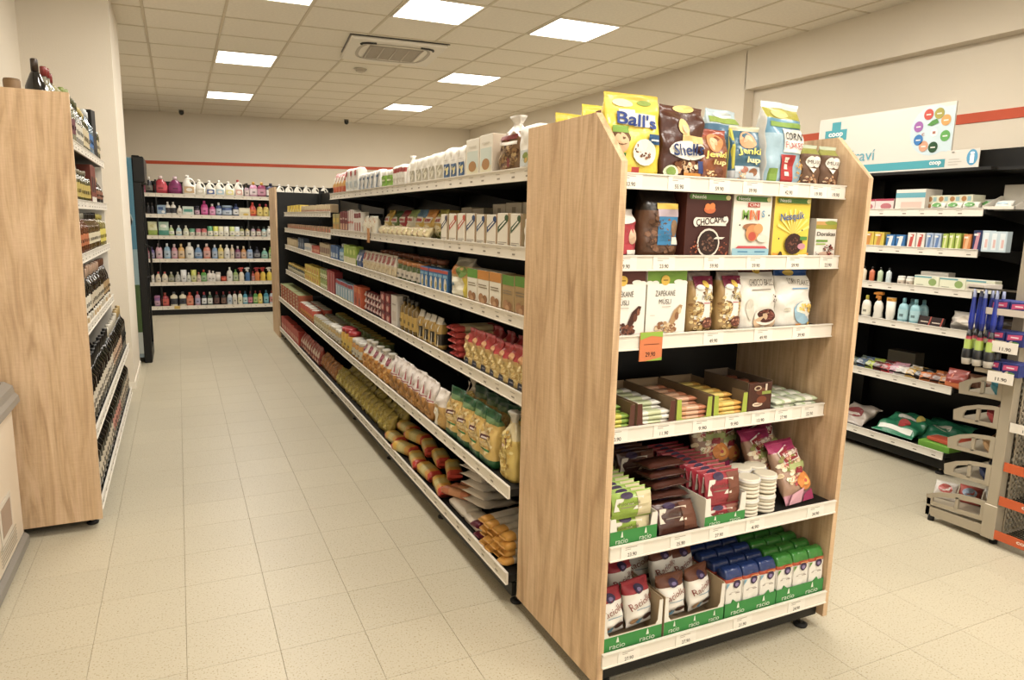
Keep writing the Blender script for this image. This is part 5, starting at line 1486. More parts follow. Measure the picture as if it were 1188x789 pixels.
sp = bag(.125, .10, .20, [(.48, '#b07a34'), (.94, '#ddd3cb'), (1, '#ddd3cb')], [('r', -.46, .5, .46, .53, '#9a3040'), ('p', [(-.3, .6), (-.2, .6), (.0, .85), (-.1, .85)], '#9a3040'), ('p', [(.2, .58), (.3, .58), (.15, .8), (.05, .8)], '#a84a54'), ('n', 0, .25, .4, .15, ['#b8843c', '#9a6628', '#c9994c'], 16)], 'stand', wr=.008, seed=3)
run('E', sp, 'rusk_bag', 'rusk bag', 'white rusk bag with red marks, amber window', 3.22, 3.98, 7, jit=.15)
run('E', bag(.13, .10, .19, [(.55, '#c98a34'), (1, '#d9d2c2')], [('n', 0, .3, .42, .24, ['#d99a42', '#b8742a', '#e2b05c'], 30), ('r', -.2, .62, .2, .85, '#8a3a48')], 'knot', wr=.009, seed=8), 'rusk_bag', 'rusk bag', 'amber bag with a clear crumpled top', 4.0, 4.7, 5, jit=.2)
run('E', bottle('jar', .14, .10, '#c98f3c', '#d6d0c2', '#cfc7ae', 'glass', 1, 12), 'food_jar', 'jar', 'amber jar with a white lid', 4.72, 5.02, 3)
run('E', bottle('jar', .17, .11, '#d9a52c', '#b02a2c', '#d9b850', 'plastic', 1, 12), 'food_jar', 'jar', 'yellow jar with a red lid', 5.04, 5.40, 3)
run('E', bottle('jar', .12, .09, '#b89a5a', '#e0d8c8', '#c9c0ae', 'glass', 1, 12), 'food_jar', 'jar', 'tan jar with a cream lid', 5.42, 5.9, 5)
run('E', bottle('can', .10, .085, '#a89868', '#b8b2a4', '#cfc4a2', oval=1, n=12), 'tin_can', 'can', 'grey-lidded tin can', 5.92, 6.6, 7, rows=2)
run('E', bottle('can', .13, .09, '#b8442c', '#c9c2b2', '#c9823c', oval=1, n=12), 'tin_can', 'can', 'red and orange tin can', 6.62, 7.4, 8, rows=2)
run('E', bottle('can', .11, .09, '#7a8a4a', '#c9a83a', '#c9bf94', oval=1, n=12), 'tin_can', 'can', 'green can with a yellow lid', 4.8, 6.6, 15, depth=.21)
run('E', small(.19, .15, .035, '#b8603c', [('r', -.4, .2, .4, .6, '#d9c49a'), ('r', .1, .0, .5, 1, '#a8442c')], top='#8a9058'), 'fish_tin_box', 'box', 'flat orange and beige box in a stack', 7.45, 8.9, 7, lay=4, lh=.0355)

# --- F: bottom shelf
lg2 = bar(.24, .055, .034, ['#d99a34', '#dccfbc', '#e2d8c8', '#e2d8c8', '#d9ccb8', '#d99a34'])
locs = []
for l_ in range(4):
    for i in range(4):
        locs.append((1.10 + .12 + R.uniform(-.01, .01), 2.33 + i * .060 + (l_ % 2) * .012, rz_('F', 2.3) + .001 + l_ * .032))
row(lg2, 'noodle_pack', 'noodle pack', 'white noodle pack with orange ends', RUNN['F'], locs, .12, 0, 'from bottom near corner', jit=.05)
row(bar(.22, .06, .03, ['#6a1f34', '#c9a58a', '#c9a58a', '#d2b294']), 'noodle_pack', 'noodle pack', 'beige pack with a purple end on the rail', RUNN['F'], [(1.21, 2.585, rz_('F', 2.5) + .001), (1.21, 2.62, rz_('F', 2.5) + .034)], .15)
wp = bag(.17, .04, .22, [(1, '#dcd2c4')], [('r', -.46, .6, .46, .66, '#4a2a24'), ('r', -.46, .3, .46, .34, '#8a7a70'), ('p', [(-.46, .0), (-.2, .0), (.1, .3), (-.46, .2)], '#c98a5a')], 'pillow', 'gloss', wr=.004, split=False)
row(wp, 'flour_pack', 'flour pack', 'white pack with dark stripes lying in a pile', RUNN['F'], [(1.35, 2.80 + i * .012, rz_('F', 2.8) + .055 + i * .036) for i in range(5)], RZ + .25, 1.45, 'from the bottom')
row(bar(.20, .10, .042, ['#e0d6c6', '#e6ddcf', '#e0d6c6']), 'flour_pack', 'flour pack', 'plain white flat pack along the rail', RUNN['F'], [(1.115, 2.90, rz_('F', 2.8) + .001), (1.115, 2.70, rz_('F', 2.8) + .001)], RZ, 0, 'from near end')
row(bar(.18, .045, .04, ['#b8683c', '#c98a5a', '#b8683c']), 'sausage_pack', 'sausage pack', 'orange-brown glossy roll', RUNN['F'], [(1.13 + i * .05, 2.96 + i * .01, rz_('F', 2.9) + .046) for i in range(3)], RZ + .5, 0, 'from the rail')
sp = bar(.20, .085, .065, ['#c9402c', '#e0b02c', '#cdb968', '#d6c67a', '#cdb968', '#e0a02c', '#c9402c'])
run('F', sp, 'pasta_bag', 'pasta bag', 'clear pasta roll with red and yellow ends', 3.06, 4.10, 5, rx=0, jit=.35, depth=.02)
run('F', sp, 'pasta_bag', 'pasta bag', 'red and yellow ended pasta roll, upper layer', 3.10, 4.06, 5, depth=.07, jit=.4)
for o_ in list(C.objects):
    if o_.get('label', '').startswith('red and yellow ended pasta roll, upper'):
        o_.location.z += .066
        o_.location.x += .02
sp = bag(.115, .08, .15, [(1, '#cbb548')], [('n', 0, .5, .42, .4, ['#d9c65c', '#b8a03a', '#e2d37a'], 26), ('r', -.2, .3, .2, .5, '#e6d23a')], 'pillow', wr=.007, seed=3, split=False)
run('F', sp, 'pasta_bag', 'pasta bag', 'yellow-green bag of pasta', 4.14, 5.72, 14, rx=-.4, jit=.2, depth=.02)
run('F', sp, 'pasta_bag', 'pasta bag', 'yellow-green pasta bag in the upper rear', 4.14, 5.72, 12, rx=-.3, jit=.2, depth=.11)
run('F', bag(.12, .08, .15, [(1, '#b8742c')], [('n', 0, .5, .4, .4, ['#c98a3a', '#9a5a20'], 20)], 'pillow', wr=.006, seed=5, split=False), 'pasta_bag', 'pasta bag', 'amber-brown bag', 5.74, 6.4, 6, rx=-.3, jit=.2, depth=.02)
run('F', bag(.12, .07, .17, [(.4, '#8a2c24'), (1, '#a83a2a')], [('r', -.3, .4, .3, .7, '#d9c0a8'), ('e', .1, .2, .25, .1, '#c98a5a')], 'stand', wr=.006, seed=6, split=False), 'crisps_bag', 'crisps bag', 'dark red crisps bag with a pale label', 6.42, 7.5, 9, rx=-.12, jit=.1, depth=.02)
run('F', small(.11, .08, .16, '#b23a28', [('r', -.3, .2, .3, .5, '#d9a48a')]), 'box', 'box', 'bright red box at the far end', 7.54, 8.9, 12, jit=.02)

# ================================================================== LIQUOR (faces +X)
RL = PI / 2
LN = ['top liquor shelf', 'second liquor shelf', 'third liquor shelf', 'fourth liquor shelf', 'fifth liquor shelf', 'bottom liquor shelf']


def liq(k, spec, cat, desc, ya, yb, n, back=.0, name=None, rows=1):
    z, yf_ = LQ[k]
    st = (yb - ya) / n
    for r_ in range(rows):
        locs = [(-yf_ - .012 - back - r_ * .1, ya + (i + .5) * st, z - .0115) for i in range(n)]
        row(spec, name or 'liquor_bottle', cat, desc + (' at rear' if r_ else ''), LN[k], locs, RL, 0, 'from near end', jit=.2)


bt = lambda kind, h_, w_, c, cp, lb, mt='glass', ov=1: bottle(kind, h_, w_, c, cp, lb, mt, ov, 12)
liq(0, bt('round_', .30, .105, '#0b0d10', '#3a2a1e', '#141418'), 'liquor bottle', 'stout black bottle with a brown cap above the oak panel', 3.80, 3.93, 1)
liq(0, [('cork_jar', MB(True).loft([(0, .03, '#8a6a42'), (.19, .034, '#7a5c38'), (.2, .03, '#7a5c38')], 12, y=.034).mesh('cork_jar', 'paper'))], 'tin', 'small brown round tin above the oak panel', 3.72, 3.80, 1, back=.09, name='drinks_tin')
liq(0, bt('liquor', .30, .072, '#c9c6b0', '#8a2a26', '#d9d2c0', 'clear'), 'liquor bottle', 'clear bottle with a red cap', 3.95, 4.19, 3)
liq(0, bt('liquor', .26, .07, '#8a7a3c', '#a8a06a', '#d9cfae', 'clear'), 'liquor bottle', 'amber-green bottle with a pale label', 4.20, 4.50, 4)
liq(0, bt('liquor', .30, .075, '#a8a88a', '#8a9a3a', '#6a3038', 'clear'), 'liquor bottle', 'clear bottle, green cap and dark red label', 4.52, 4.76, 3)
liq(0, bt('liquor', .29, .075, '#b8b8ae', '#5a5a34', '#cfc8b4', 'clear'), 'liquor bottle', 'tall clear bottle with an olive cap', 4.78, 5.10, 4)
liq(0, bt('square', .27, .08, '#6a6a42', '#c9b46a', '#c9b890', 'clear'), 'liquor bottle', 'square green bottle with a tan label', 5.12, 5.44, 4)
liq(0, bt('liquor', .31, .075, '#8aa8c0', '#dfe4e6', '#3c6ea8', 'clear'), 'liquor bottle', 'pale bottle with a blue label', 5.46, 5.70, 3)
liq(0, small(.09, .09, .34, '#14110e', [('r', -.3, .2, .3, .4, '#3a3228')]), 'gift box', 'tall black gift box', 5.72, 5.82, 1, name='gift_box')
liq(0, bt('wine', .31, .075, '#3a3c1c', '#8a7a3a', '#b8a884'), 'liquor bottle', 'dark olive bottle at the far end', 5.85, 6.15, 3)
liq(1, bt('square', .20, .08, '#6a642c', '#8a826a', '#b8a24a', 'clear'), 'liquor bottle', 'square olive bottle with a yellow label', 4.25, 5.3, 10)
liq(1, bt('liquor', .23, .075, '#a8a290', '#c9c2b0', '#8a8470', 'clear'), 'liquor bottle', 'clear bottle with a grey cap', 3.8, 4.25, 5)
liq(1, small(.08, .08, .25, '#7a3a2a', [('r', -.4, .0, .4, .18, '#d9d2c4'), ('r', -.2, .3, .2, .7, '#241410')]), 'gift box', 'red-brown boxed bottle', 5.35, 5.65, 3, name='gift_box')
liq(1, bt('round_', .20, .09, '#1c1210', '#c9b48a', '#8a5a42'), 'liquor bottle', 'squat dark brown bottle', 5.70, 6.1, 4)
liq(2, bt('liquor', .24, .07, '#8a4a22', '#b8b4a2', '#b86a3a', 'clear'), 'liquor bottle', 'orange-brown spirit bottle with silver cap', 3.8, 5.0, 13)
liq(2, bt('liquor', .24, .075, '#7a5c2a', '#2a241c', '#cfc4a4', 'clear'), 'liquor bottle', 'amber bottle with a black cap and white label', 5.02, 5.7, 8)
liq(2, bt('square', .23, .075, '#a89a3a', '#d9c95a', '#d2c24a', 'clear'), 'liquor bottle', 'yellow bottle with a yellow cap', 5.72, 6.12, 5)
liq(3, bt('wine', .33, .075, '#0c0c0a', '#141210', '#d9d0bc'), 'wine bottle', 'dark wine bottle with a white label', 3.8, 4.85, 12, name='wine_bottle')
liq(3, bt('wine', .31, .078, '#160d0a', '#c9a58a', '#c2b49a'), 'wine bottle', 'dark wine bottle with a copper neck', 4.87, 5.65, 9, name='wine_bottle')
liq(3, bt('round_', .30, .09, '#1a0e08', '#7a4a2c', '#a88a5c'), 'wine bottle', 'broad brown bottle at the far end', 5.67, 6.12, 4, name='wine_bottle')
liq(3, small(.07, .05, .05, '#d9d2c0', [('r', -.3, .2, .3, .8, '#b89a6a')]), 'gift pack', 'small cream miniature pack on the ledge', 4.0, 6.0, 16, back=-.006, name='miniature_pack')
liq(4, bt('wine', .31, .076, '#0a0b09', '#0f0e0d', '#d6cbb6'), 'wine bottle', 'black-necked wine bottle with a cream label', 3.80, 5.0, 14, name='wine_bottle', rows=2)
liq(4, bt('wine', .31, .076, '#0f100b', '#d2cab8', '#c9a88a'), 'wine bottle', 'wine bottle with a white neck', 5.02, 5.75, 8, name='wine_bottle')
liq(4, bt('wine', .32, .085, '#0b0c0a', '#b89a5a', '#1a1a16'), 'wine bottle', 'broad-shouldered bottle with a gold neck', 5.77, 6.14, 4, name='wine_bottle')
liq(5, bt('wine', .29, .076, '#0c0d0a', '#2a1a18', '#cfc2aa'), 'wine bottle', 'dark wine bottle with a beige label', 3.80, 4.7, 10, name='wine_bottle')
liq(5, bt('wine', .29, .076, '#11150c', '#8a3a30', '#c98a7a'), 'wine bottle', 'wine bottle with a red neck and pink label', 4.72, 5.3, 6, name='wine_bottle')
liq(5, bt('wine', .29, .076, '#0d0e0c', '#a89a7a', '#b8a890'), 'wine bottle', 'wine bottle with a tan neck', 5.32, 6.14, 9, name='wine_bottle')

# ================================================================== DETERGENTS on the back wall (faces -Y)
DN = ['top back shelf', 'second back shelf', 'third back shelf', 'fourth back shelf', 'fifth back shelf', 'lowest back shelf']


def X_(q):                      # distance along the back shelving from its left visible end
    return -.416 + q / 3.755 / 82.6 + (140 - 168) / 82.6


def det(k, q, spec, desc, cat='detergent bottle', name='detergent_bottle', where=None):
    put(spec, name, cat, '%s, %s' % (desc, where or ('on ' + DN[k])), (X_(q), 11.612, BKZ[k] - .0115), R.uniform(-.06, .06))


B_ = lambda kind, h_, w_, c, cp, lb, ov=.6: bottle(kind, h_, w_, c, cp, lb, 'plastic', ov, 10)
# top shelf
det(0, 100, B_('round_', .26, .09, '#a8506a', '#b86a84', '#7a2c48'), 'pink bottle at the far left, behind the cooler edge')
det(0, 124, B_('round_', .24, .12, '#17151a', '#d9d4cc', '#6a6258'), 'black rounded bottle with white pump cap')
det(0, 172, B_('round_', .26, .19, '#b02c3c', '#e0c8c4', '#c94a58'), 'wide bright red refill bottle')
det(0, 232, B_('round_', .26, .19, '#7a2058', '#d9bcc8', '#94346e'), 'wide purple refill bottle')
det(0, 290, jug(.29, .19, '#e6e1d6', '#e8e4dc', '#c9a87a'), 'largest white jug with a gold and pink label')
for q, lb, cc, h_ in ((337, 'plain pale label', '#cfc8b4', .23), (381, 'blue and red label', '#4a5f94', .22), (422, 'pale blue label', '#a8c4d2', .23), (464, 'yellow label', '#dcd48a', .22)):
    det(0, q, jug(h_, .145, '#e4dfd2', '#e8e4dc', cc), 'white jug with handle and a ' + lb)
det(0, 505, jug(.25, .13, '#e6dfd4', '#b02c34', '#d9a89a'), 'white jug with a red cap')
det(0, 540, B_('slim', .18, .07, '#b89aa8', '#8a6a2c', '#d9c9c4'), 'small mauve bottle with a brown cap')
det(0, 571, B_('shampoo', .23, .12, '#c98aa8', '#d2a03a', '#e2d0d4'), 'pink bottle with a gold cap')
det(0, 608, B_('shampoo', .23, .13, '#8a2c54', '#d2a03a', '#c990a4'), 'magenta bottle with a gold cap')
det(0, 650, B_('shampoo', .22, .14, '#3c3c5a', '#2a2f4a', '#e0dcd4'), 'navy and white bottle')
for i in range(8):
    q = 694 + i * 42
    if X_(q) < 2.28:
        put(jug(.21, .13, '#e4dfd2', '#e8e4dc', None), 'detergent_bottle', 'detergent bottle', 'plain white jug rising behind the far oak edge, %s from left, top back shelf' % ORD[i], (X_(q), 11.612, BKZ[0] - .0115), 0)
# second
det(1, 116, B_('slim', .17, .045, '#16151a', '#4a4440', '#2c2a30', .9), 'thin black bottle, left one of two')
det(1, 133, B_('slim', .17, .045, '#16151a', '#4a4440', '#2c2a30', .9), 'thin black bottle, right one of two')
det(1, 170, carton(.11, .05, .14, '#8aa4bc', [('r', -.4, .5, .2, .8, '#3c5a8a'), ('e', .2, .3, .2, .15, '#dfe0e0')], split=False), 'blue-grey washing capsule box', 'detergent box', 'detergent_box')
for q, s_ in ((197, 'left'), (219, 'right')):
    det(1, q, B_('shampoo', .19, .075, '#e2ddd2', '#e6e2da', '#3a3a40'), 'white bottle with dark foot band, %s one' % s_)
det(1, 245, B_('round_', .14, .08, '#e4ded2', '#e6e2da', '#d9cfc0'), 'short plain white round bottle')
det(1, 281, carton(.15, .06, .13, '#c9d6cc', [('r', -.4, .4, .4, .7, '#4c9a8a'), ('e', 0, .2, .25, .1, '#e6e2d6')], split=False), 'pale green and teal box', 'detergent box', 'detergent_box')
det(1, 318, B_('jar', .14, .075, '#2a2030', '#1c1c30', '#c9a8b8', 1), 'dark violet tub')
det(1, 350, B_('shampoo', .22, .10, '#b8287c', '#c93c8c', '#d96aa8'), 'bright magenta bottle')
det(1, 384, B_('waist', .18, .09, '#c9408c', '#e6e0dc', '#e0a0c4'), 'magenta bottle with a white cap')
det(1, 412, B_('shampoo', .20, .085, '#2c4478', '#e2e0dc', '#b8c4d6'), 'navy bottle with a white cap')
det(1, 450, B_('tub', .16, .15, '#3c5486', '#8aa0b8', '#b8c6d6', .6), 'wide blue tub with a round label')
det(1, 488, B_('shampoo', .19, .09, '#24386a', '#1f2f5a', '#dfe0e0'), 'navy bottle with a white label')
det(1, 526, carton(.16, .06, .13, '#d6cdb0', [('r', -.4, .55, .4, .85, '#e6e0c8'), ('e', .1, .25, .25, .14, '#d2b04a')], split=False), 'cream washing powder box', 'detergent box', 'detergent_box')
det(1, 563, B_('round_', .22, .115, '#c93c30', '#d2402c', '#e07a2c'), 'red-orange bottle with a red top')
for q, s_ in ((596, 'left'), (624, 'right')):
    det(1, q, B_('shampoo', .20, .09, '#c9b04a', '#c23a4c', '#d9c46a'), 'yellow bottle with a red cap, %s one' % s_)
det(1, 652, carton(.10, .06, .10, '#a8ba8a', [('r', -.4, .4, .4, .7, '#d6dcc2')], split=False), 'pale green box at the right', 'detergent box', 'detergent_box')
# third
det(2, 130, bag(.13, .06, .21, [(.4, '#8fa83a'), (1, '#cfd0a4')], [('e', 0, .7, .3, .12, '#c9c48a')], 'stand', split=False), 'cream and lime refill pouch', 'refill pouch', 'refill_pouch')
det(2, 174, bag(.14, .06, .21, [(.4, '#3c8a78'), (1, '#a8c4ae')], [('e', 0, .7, .3, .12, '#dfe4d6')], 'stand', split=False), 'teal and white refill pouch', 'refill pouch', 'refill_pouch')
for q, c, n_ in ((205, '#a8c47a', 'light green'), (237, '#a8c8d4', 'light blue'), (267, '#cfcfae', 'cream')):
    det(2, q, B_('round_', .16, .08, c, '#e2e2d8', '#dfe0d0'), 'small %s soap bottle with white pump' % n_)
for q, c, n_ in ((293, '#5fa07c', 'green'), (320, '#cf8494', 'pink'), (345, '#cc6a68', 'coral')):
    det(2, q, B_('tub', .115, .075, c, c, '#d9cfc0', .8), 'short %s tub' % n_)
for q, c, n_ in ((370, '#4c9a6c', 'green'), (395, '#c9cc3a', 'yellow'), (418, '#dfd8ac', 'cream'), (441, '#e2e0d6', 'white'), (467, '#c9d67a', 'lime'), (489, '#cfdce4', 'bluish white')):
    det(2, q, B_('tube', .155, .075, c, '#eee', '#e6e2d2', .6), 'upright %s tube' % n_)
for q, c, n_ in ((511, '#9a9a5c', 'olive'), (536, '#c9b88a', 'tan'), (561, '#b09aa8', 'mauve'), (587, '#8a3c38', 'dark red'), (611, '#9cc4c8', 'aqua')):
    det(2, q, B_('slim', .16, .07, c, '#3a443c', '#d9d4c6', .9), '%s bottle with a dark cap' % n_)
det(2, 635, B_('slim', .17, .075, '#e6e2d8', '#e9e6de', '#dcd8cc'), 'plain white slim bottle')
det(2, 656, B_('tub', .14, .075, '#e2dccf', '#d9948a', '#e6e0d6', .7), 'white tub with pink top')
# fourth
for q, c, cp, n_, h_, w_, kd in ((103, '#a85a6a', '#8a3c4c', 'dark pink', .17, .05, 'slim'), (120, '#5a4a8a', '#3c2f6a', 'violet', .18, .07, 'shampoo'), (150, '#d4a0b0', '#e2cdd0', 'rose', .235, .09, 'shampoo'), (183, '#86aecb', '#dfe6ea', 'sky blue', .235, .09, 'shampoo'), (213, '#c98a98', '#e2c9cc', 'salmon pink', .225, .085, 'waist'),
                          (242, '#d6a44c', '#e6c88a', 'orange', .23, .09, 'shampoo'), (277, '#e6e1d4', '#ecebe4', 'big white', .25, .12, 'shampoo'), (315, '#5c86b4', '#e2e6ea', 'round blue', .22, .11, 'round_'), (352, '#d27c68', '#e6d0c8', 'wide coral', .235, .105, 'shampoo'), (386, '#7a9cc4', '#dfe3ea', 'blue', .22, .08, 'shampoo'),
                          (413, '#d9c25c', '#e6dca8', 'yellow', .22, .085, 'shampoo'), (440, '#e4e0d6', '#eae8e2', 'white', .22, .085, 'shampoo'), (463, '#d4bc9c', '#e6dccb', 'beige', .22, .06, 'slim'), (488, '#7a2c58', '#dfd9d4', 'plum', .20, .08, 'waist'), (515, '#c98a4a', '#e0d0b0', 'caramel', .20, .08, 'waist'), (543, '#7c98c0', '#cfd8e2', 'pale blue', .20, .09, 'shampoo'),
                          (575, '#1c2038', '#1c2038', 'black', .19, .09, 'round_'), (610, '#6cae9c', '#dfe6e0', 'squat teal', .17, .10, 'round_'), (637, '#8aae3c', '#8aae3c', 'narrow green', .19, .05, 'slim'), (656, '#d2a83c', '#d9622c', 'narrow yellow', .19, .06, 'slim')):
    det(3, q, B_(kd, h_, w_, c, cp, tuple(min(1, v * .6 + .25) for v in hx(c))), '%s softener bottle' % n_)
# fifth
for q, c, cp, n_, h_, w_, kd in ((118, '#d9d4ca', '#c9c4ba', 'thin white', .17, .04, 'slim'), (141, '#dfd0b4', '#cf5c5c', 'cream with red cap, left', .165, .09, 'round_'), (167, '#dfd0b4', '#cf5c5c', 'cream with red cap, right', .165, .09, 'round_'), (194, '#7a7a52', '#cfcabc', 'olive round', .16, .085, 'round_'), (222, '#a8a8a0', '#d9d4cc', 'grey round', .16, .08, 'round_'),
                          (247, '#dfe0e0', '#e6e4de', 'tall silver white', .19, .085, 'tube'), (268, '#c4c8b8', '#d9d6cc', 'small pale', .15, .06, 'waist'), (290, '#b8bc4a', '#dfe0a8', 'yellow-green tall', .19, .08, 'tube'), (311, '#d9b8a0', '#c96a5c', 'small pinkish', .15, .06, 'waist'), (333, '#4c9a24', '#c24a2c', 'vivid green', .19, .085, 'shampoo'),
                          (358, '#e2dad4', '#dfc4c0', 'white and pink', .18, .08, 'shampoo'), (374, '#e4ded6', '#e6e0da', 'white wide', .17, .08, 'shampoo'), (396, '#e0dad2', '#e6e0da', 'low white', .15, .07, 'tub'), (421, '#c9502c', '#b8442c', 'orange', .085, .085, 'tub'), (447, '#e4e1d8', '#eae8e2', 'tall plain white', .225, .085, 'shampoo'), (474, '#8fa85c', '#4a8a3c', 'green-labelled', .19, .075, 'shampoo'),
                          (553, '#b8483c', '#a83434', 'thin red', .16, .045, 'slim')):
    det(4, q, B_(kd, h_, w_, c, cp, tuple(min(1, v * .6 + .25) for v in hx(c)) if kd != 'tub' else None), '%s cleaner bottle' % n_)
for q, c, hd_, n_ in ((501, '#dcd2c0', '#c94a44', 'white spray bottle with red head'), (530, '#3c6a9c', '#e2e2e0', 'blue spray bottle with white head'), (573, '#d27a2c', '#a82c34', 'orange spray bottle with dark red head'), (599, '#e0bc2c', '#b8302c', 'yellow spray bottle with red head'), (629, '#e2c92c', '#e6e0d0', 'yellow spray bottle with white head'), (658, '#b8c4b0', '#e6e4dc', 'pale green spray bottle with white head')):
    det(4, q, spray(.22, .085, c, hd_, None), n_, 'spray bottle', 'spray_bottle')
# lowest
for q, c, cp, lb_c, n_, h_, w_, kd in ((130, '#8a5a94', '#a8709c', '#c9a0b0', 'purple', .17, .08, 'tub'), (162, '#a02c34', '#a84a3c', '#c95a4c', 'wide deep red', .21, .11, 'shampoo'), (200, '#dcd4b8', '#5a5a5c', '#3c4048', 'cream square, left', .22, .10, 'square'), (238, '#dcd4b8', '#5a5a5c', '#3c4048', 'cream square, right', .22, .10, 'square'), (268, '#cc6444', '#d9482c', '#d98a6a', 'orange-red', .21, .10, 'shampoo'),
                                 (301, '#b88a9c', '#b02c34', '#a8a4c4', 'pink and blue', .22, .075, 'shampoo'), (330, '#2f3c4a', '#c23a4c', '#dfe2e2', 'dark blue duck-neck', .21, .07, 'waist'), (355, '#34553c', '#c2bca8', '#dfe2dc', 'dark green duck-neck', .21, .07, 'waist'), (385, '#1a1a1c', '#8a2430', '#6a4a44', 'black, left', .21, .075, 'waist'), (415, '#1a1a1c', '#8a2430', '#7a5a4c', 'black, right', .21, .075, 'waist'),
                                 (443, '#cfd6da', '#7a2c34', '#a8b8c9', 'white and grey-blue', .21, .075, 'waist'), (466, '#e2ded2', '#7a2c34', '#d6cfc0', 'white toilet', .215, .07, 'shampoo'), (490, '#e2dfd0', '#8a342c', '#d9d6b8', 'ivory toilet', .215, .07, 'shampoo'), (514, '#3c94b0', '#2c5a7a', '#b8d0d4', 'turquoise, left', .21, .07, 'shampoo'), (537, '#24242c', '#7a3040', '#c97a8a', 'black with pink label', .21, .07, 'shampoo'),
                                 (560, '#3c9434', '#8a342c', '#a8c47a', 'green', .215, .07, 'shampoo'), (582, '#d6bc2c', '#8a342c', '#e0d07a', 'yellow', .215, .07, 'shampoo'), (610, '#2f8aa4', '#2a6a80', '#7ab8c4', 'wide turquoise', .22, .08, 'shampoo'), (637, '#b8c4d0', '#8a342c', '#c98a84', 'white with red shoulder', .215, .07, 'shampoo'), (660, '#d6c24c', '#9a342c', '#d98a7a', 'yellow with red shoulder', .215, .07, 'shampoo')):
    det(5, q, B_(kd, h_, w_, c, cp, lb_c), '%s cleaner bottle' % n_)
det(5, 212, [('tag', MB().box(-.04, -.018, -.035, .04, -.0135, .01, '#d2b04a').mesh('tag', 'paper'))], 'small yellow promotion tag on the rail', 'tag', 'promotion_tag')

# ================================================================== HEALTH GOODS (faces -X)
HN = ['top health shelf', 'second health shelf', 'third health shelf', 'fourth health shelf', 'fifth health shelf', 'bottom health shelf']


def hg(k, spec, name, cat, desc, ya, yb, n, depth=.012, rx=0, jit=.03, lay=0, lh=0, rows=1, rp=.08):
    st = (yb - ya) / n
    for r_ in range(rows):
        locs = [(4.2 + depth + r_ * rp, yb - (i + .5) * st, HZ[k] - .0115 + l_ * lh) for l_ in range(lay + 1) for i in range(n)]
        row(spec, name, cat, desc + (' at rear' if r_ else ''), HN[k], locs, RZ, rx, 'from left', jit)


hg(0, small(.13, .08, .075, '#dcc9c4', [('r', -.5, .82, .5, 1, '#a8304a'), ('e', .1, .35, .3, .28, '#b86a70')], top='#a83048'), 'plaster_box', 'box', 'white and crimson box', 3.09, 3.36, 2)
hg(0, small(.20, .16, .13, '#dfd4c8', [('r', -.5, .60, .5, .84, '#5fa4b0'), ('r', -.3, .05, .4, .4, '#dcb8a8')], top='#d9d4c8', side='#d6cdbf'), 'tissue_box', 'box', 'large white box with a teal band', 2.88, 3.08, 1)
hg(0, small(.085, .12, .045, '#cfccb0', [('e', -.1, .5, .18, .36, '#a8743c'), ('r', .15, .2, .4, .8, '#8fb0b0')]), 'tea_box', 'box', 'small pale box with a brown oval in a stack', 2.62, 2.90, 4, lay=1, lh=.0455, depth=.05)
hg(0, bag(.10, .05, .055, [(1, '#dedccf')], [('e', 0, .5, .3, .25, '#5a9a4a')], 'pillow', wr=.004, split=False), 'tissue_pack', 'tissue pack', 'white soft pack with green oval', 2.56, 2.86, 3, rx=-.4)
hg(0, bag(.10, .05, .075, [(1, '#dcd8cc')], [('e', 0, .5, .3, .2, '#5a9a4a')], 'pillow', wr=.004, split=False), 'tissue_pack', 'tissue pack', 'white soft pack with green oval, raised rear row', 2.52, 2.86, 3, rx=-.4, depth=.12)
tr = MB()
tr.prism([(0, 0), (.20, 0), (.20, .085), (.17, .085), (.0, .02)], 'x', -.09, -.086, '#dcd5c6').prism([(0, 0), (.20, 0), (.20, .085), (.17, .085), (0, .02)], 'x', .086, .09, '#dcd5c6').box(-.09, 0, 0, .09, .20, .003, '#d2cbbb').box(-.09, .197, 0, .09, .20, .15, '#c9c2b2').box(-.09, 0, 0, .09, .004, .02, '#e2dbcc')
put([('tray', tr.mesh('tray', 'paper'))], 'display_tray', 'display tray', 'white open display tray overhanging the near end of the top health shelf', (4.225, 2.45, HZ[0] - .0115), RZ)
hg(0, bag(.10, .05, .07, [(1, '#e2e0d8')], [('r', -.3, .4, .3, .6, '#a8c4d0')], 'pillow', wr=.004, split=False), 'tissue_pack', 'tissue pack', 'white packet inside the end tray', 2.42, 2.50, 1, rx=-.6, depth=.06)
for nm, c1, c2, ya, yb_, n in (('yellow box', '#d2b82c', '#c9852c', 3.13, 3.36, 3), ('blue box with white stripes', '#2f6ea8', '#dfe0e0', 2.98, 3.12, 2), ('white and red box', '#e0d8cc', '#c2443a', 2.85, 2.97, 2), ('light blue box', '#a8b8cf', '#5c7cae', 2.745, 2.845, 2), ('lime green box', '#9ab03a', '#d2d88a', 2.625, 2.74, 3), ('orange box', '#d2803c', '#e2b07a', 2.565, 2.615, 1), ('navy box', '#24345c', '#c98a98', 2.505, 2.56, 1)):
    hg(1, small((yb_ - ya) / n - .006, .06, .085 if 'blue box w' in nm else .10 if 'navy' not in nm else .125, c1, [('p', [(-.3, .1), (.1, .1), (.3, .9), (-.1, .9)], c2), ('r', -.4, .75, .1, .85, '#e6e2d8')]), 'medicine_box', 'medicine box', nm, ya, yb_, n)
hg(1, small(.045, .05, .12, '#c4d6de', [('r', -.3, .1, .3, .9, '#dfe8ea'), ('r', -.1, .2, .2, .6, '#e2b8b0')]), 'toothpaste_box', 'medicine box', 'tall pale blue box at the near end', 2.37, 2.505, 3)
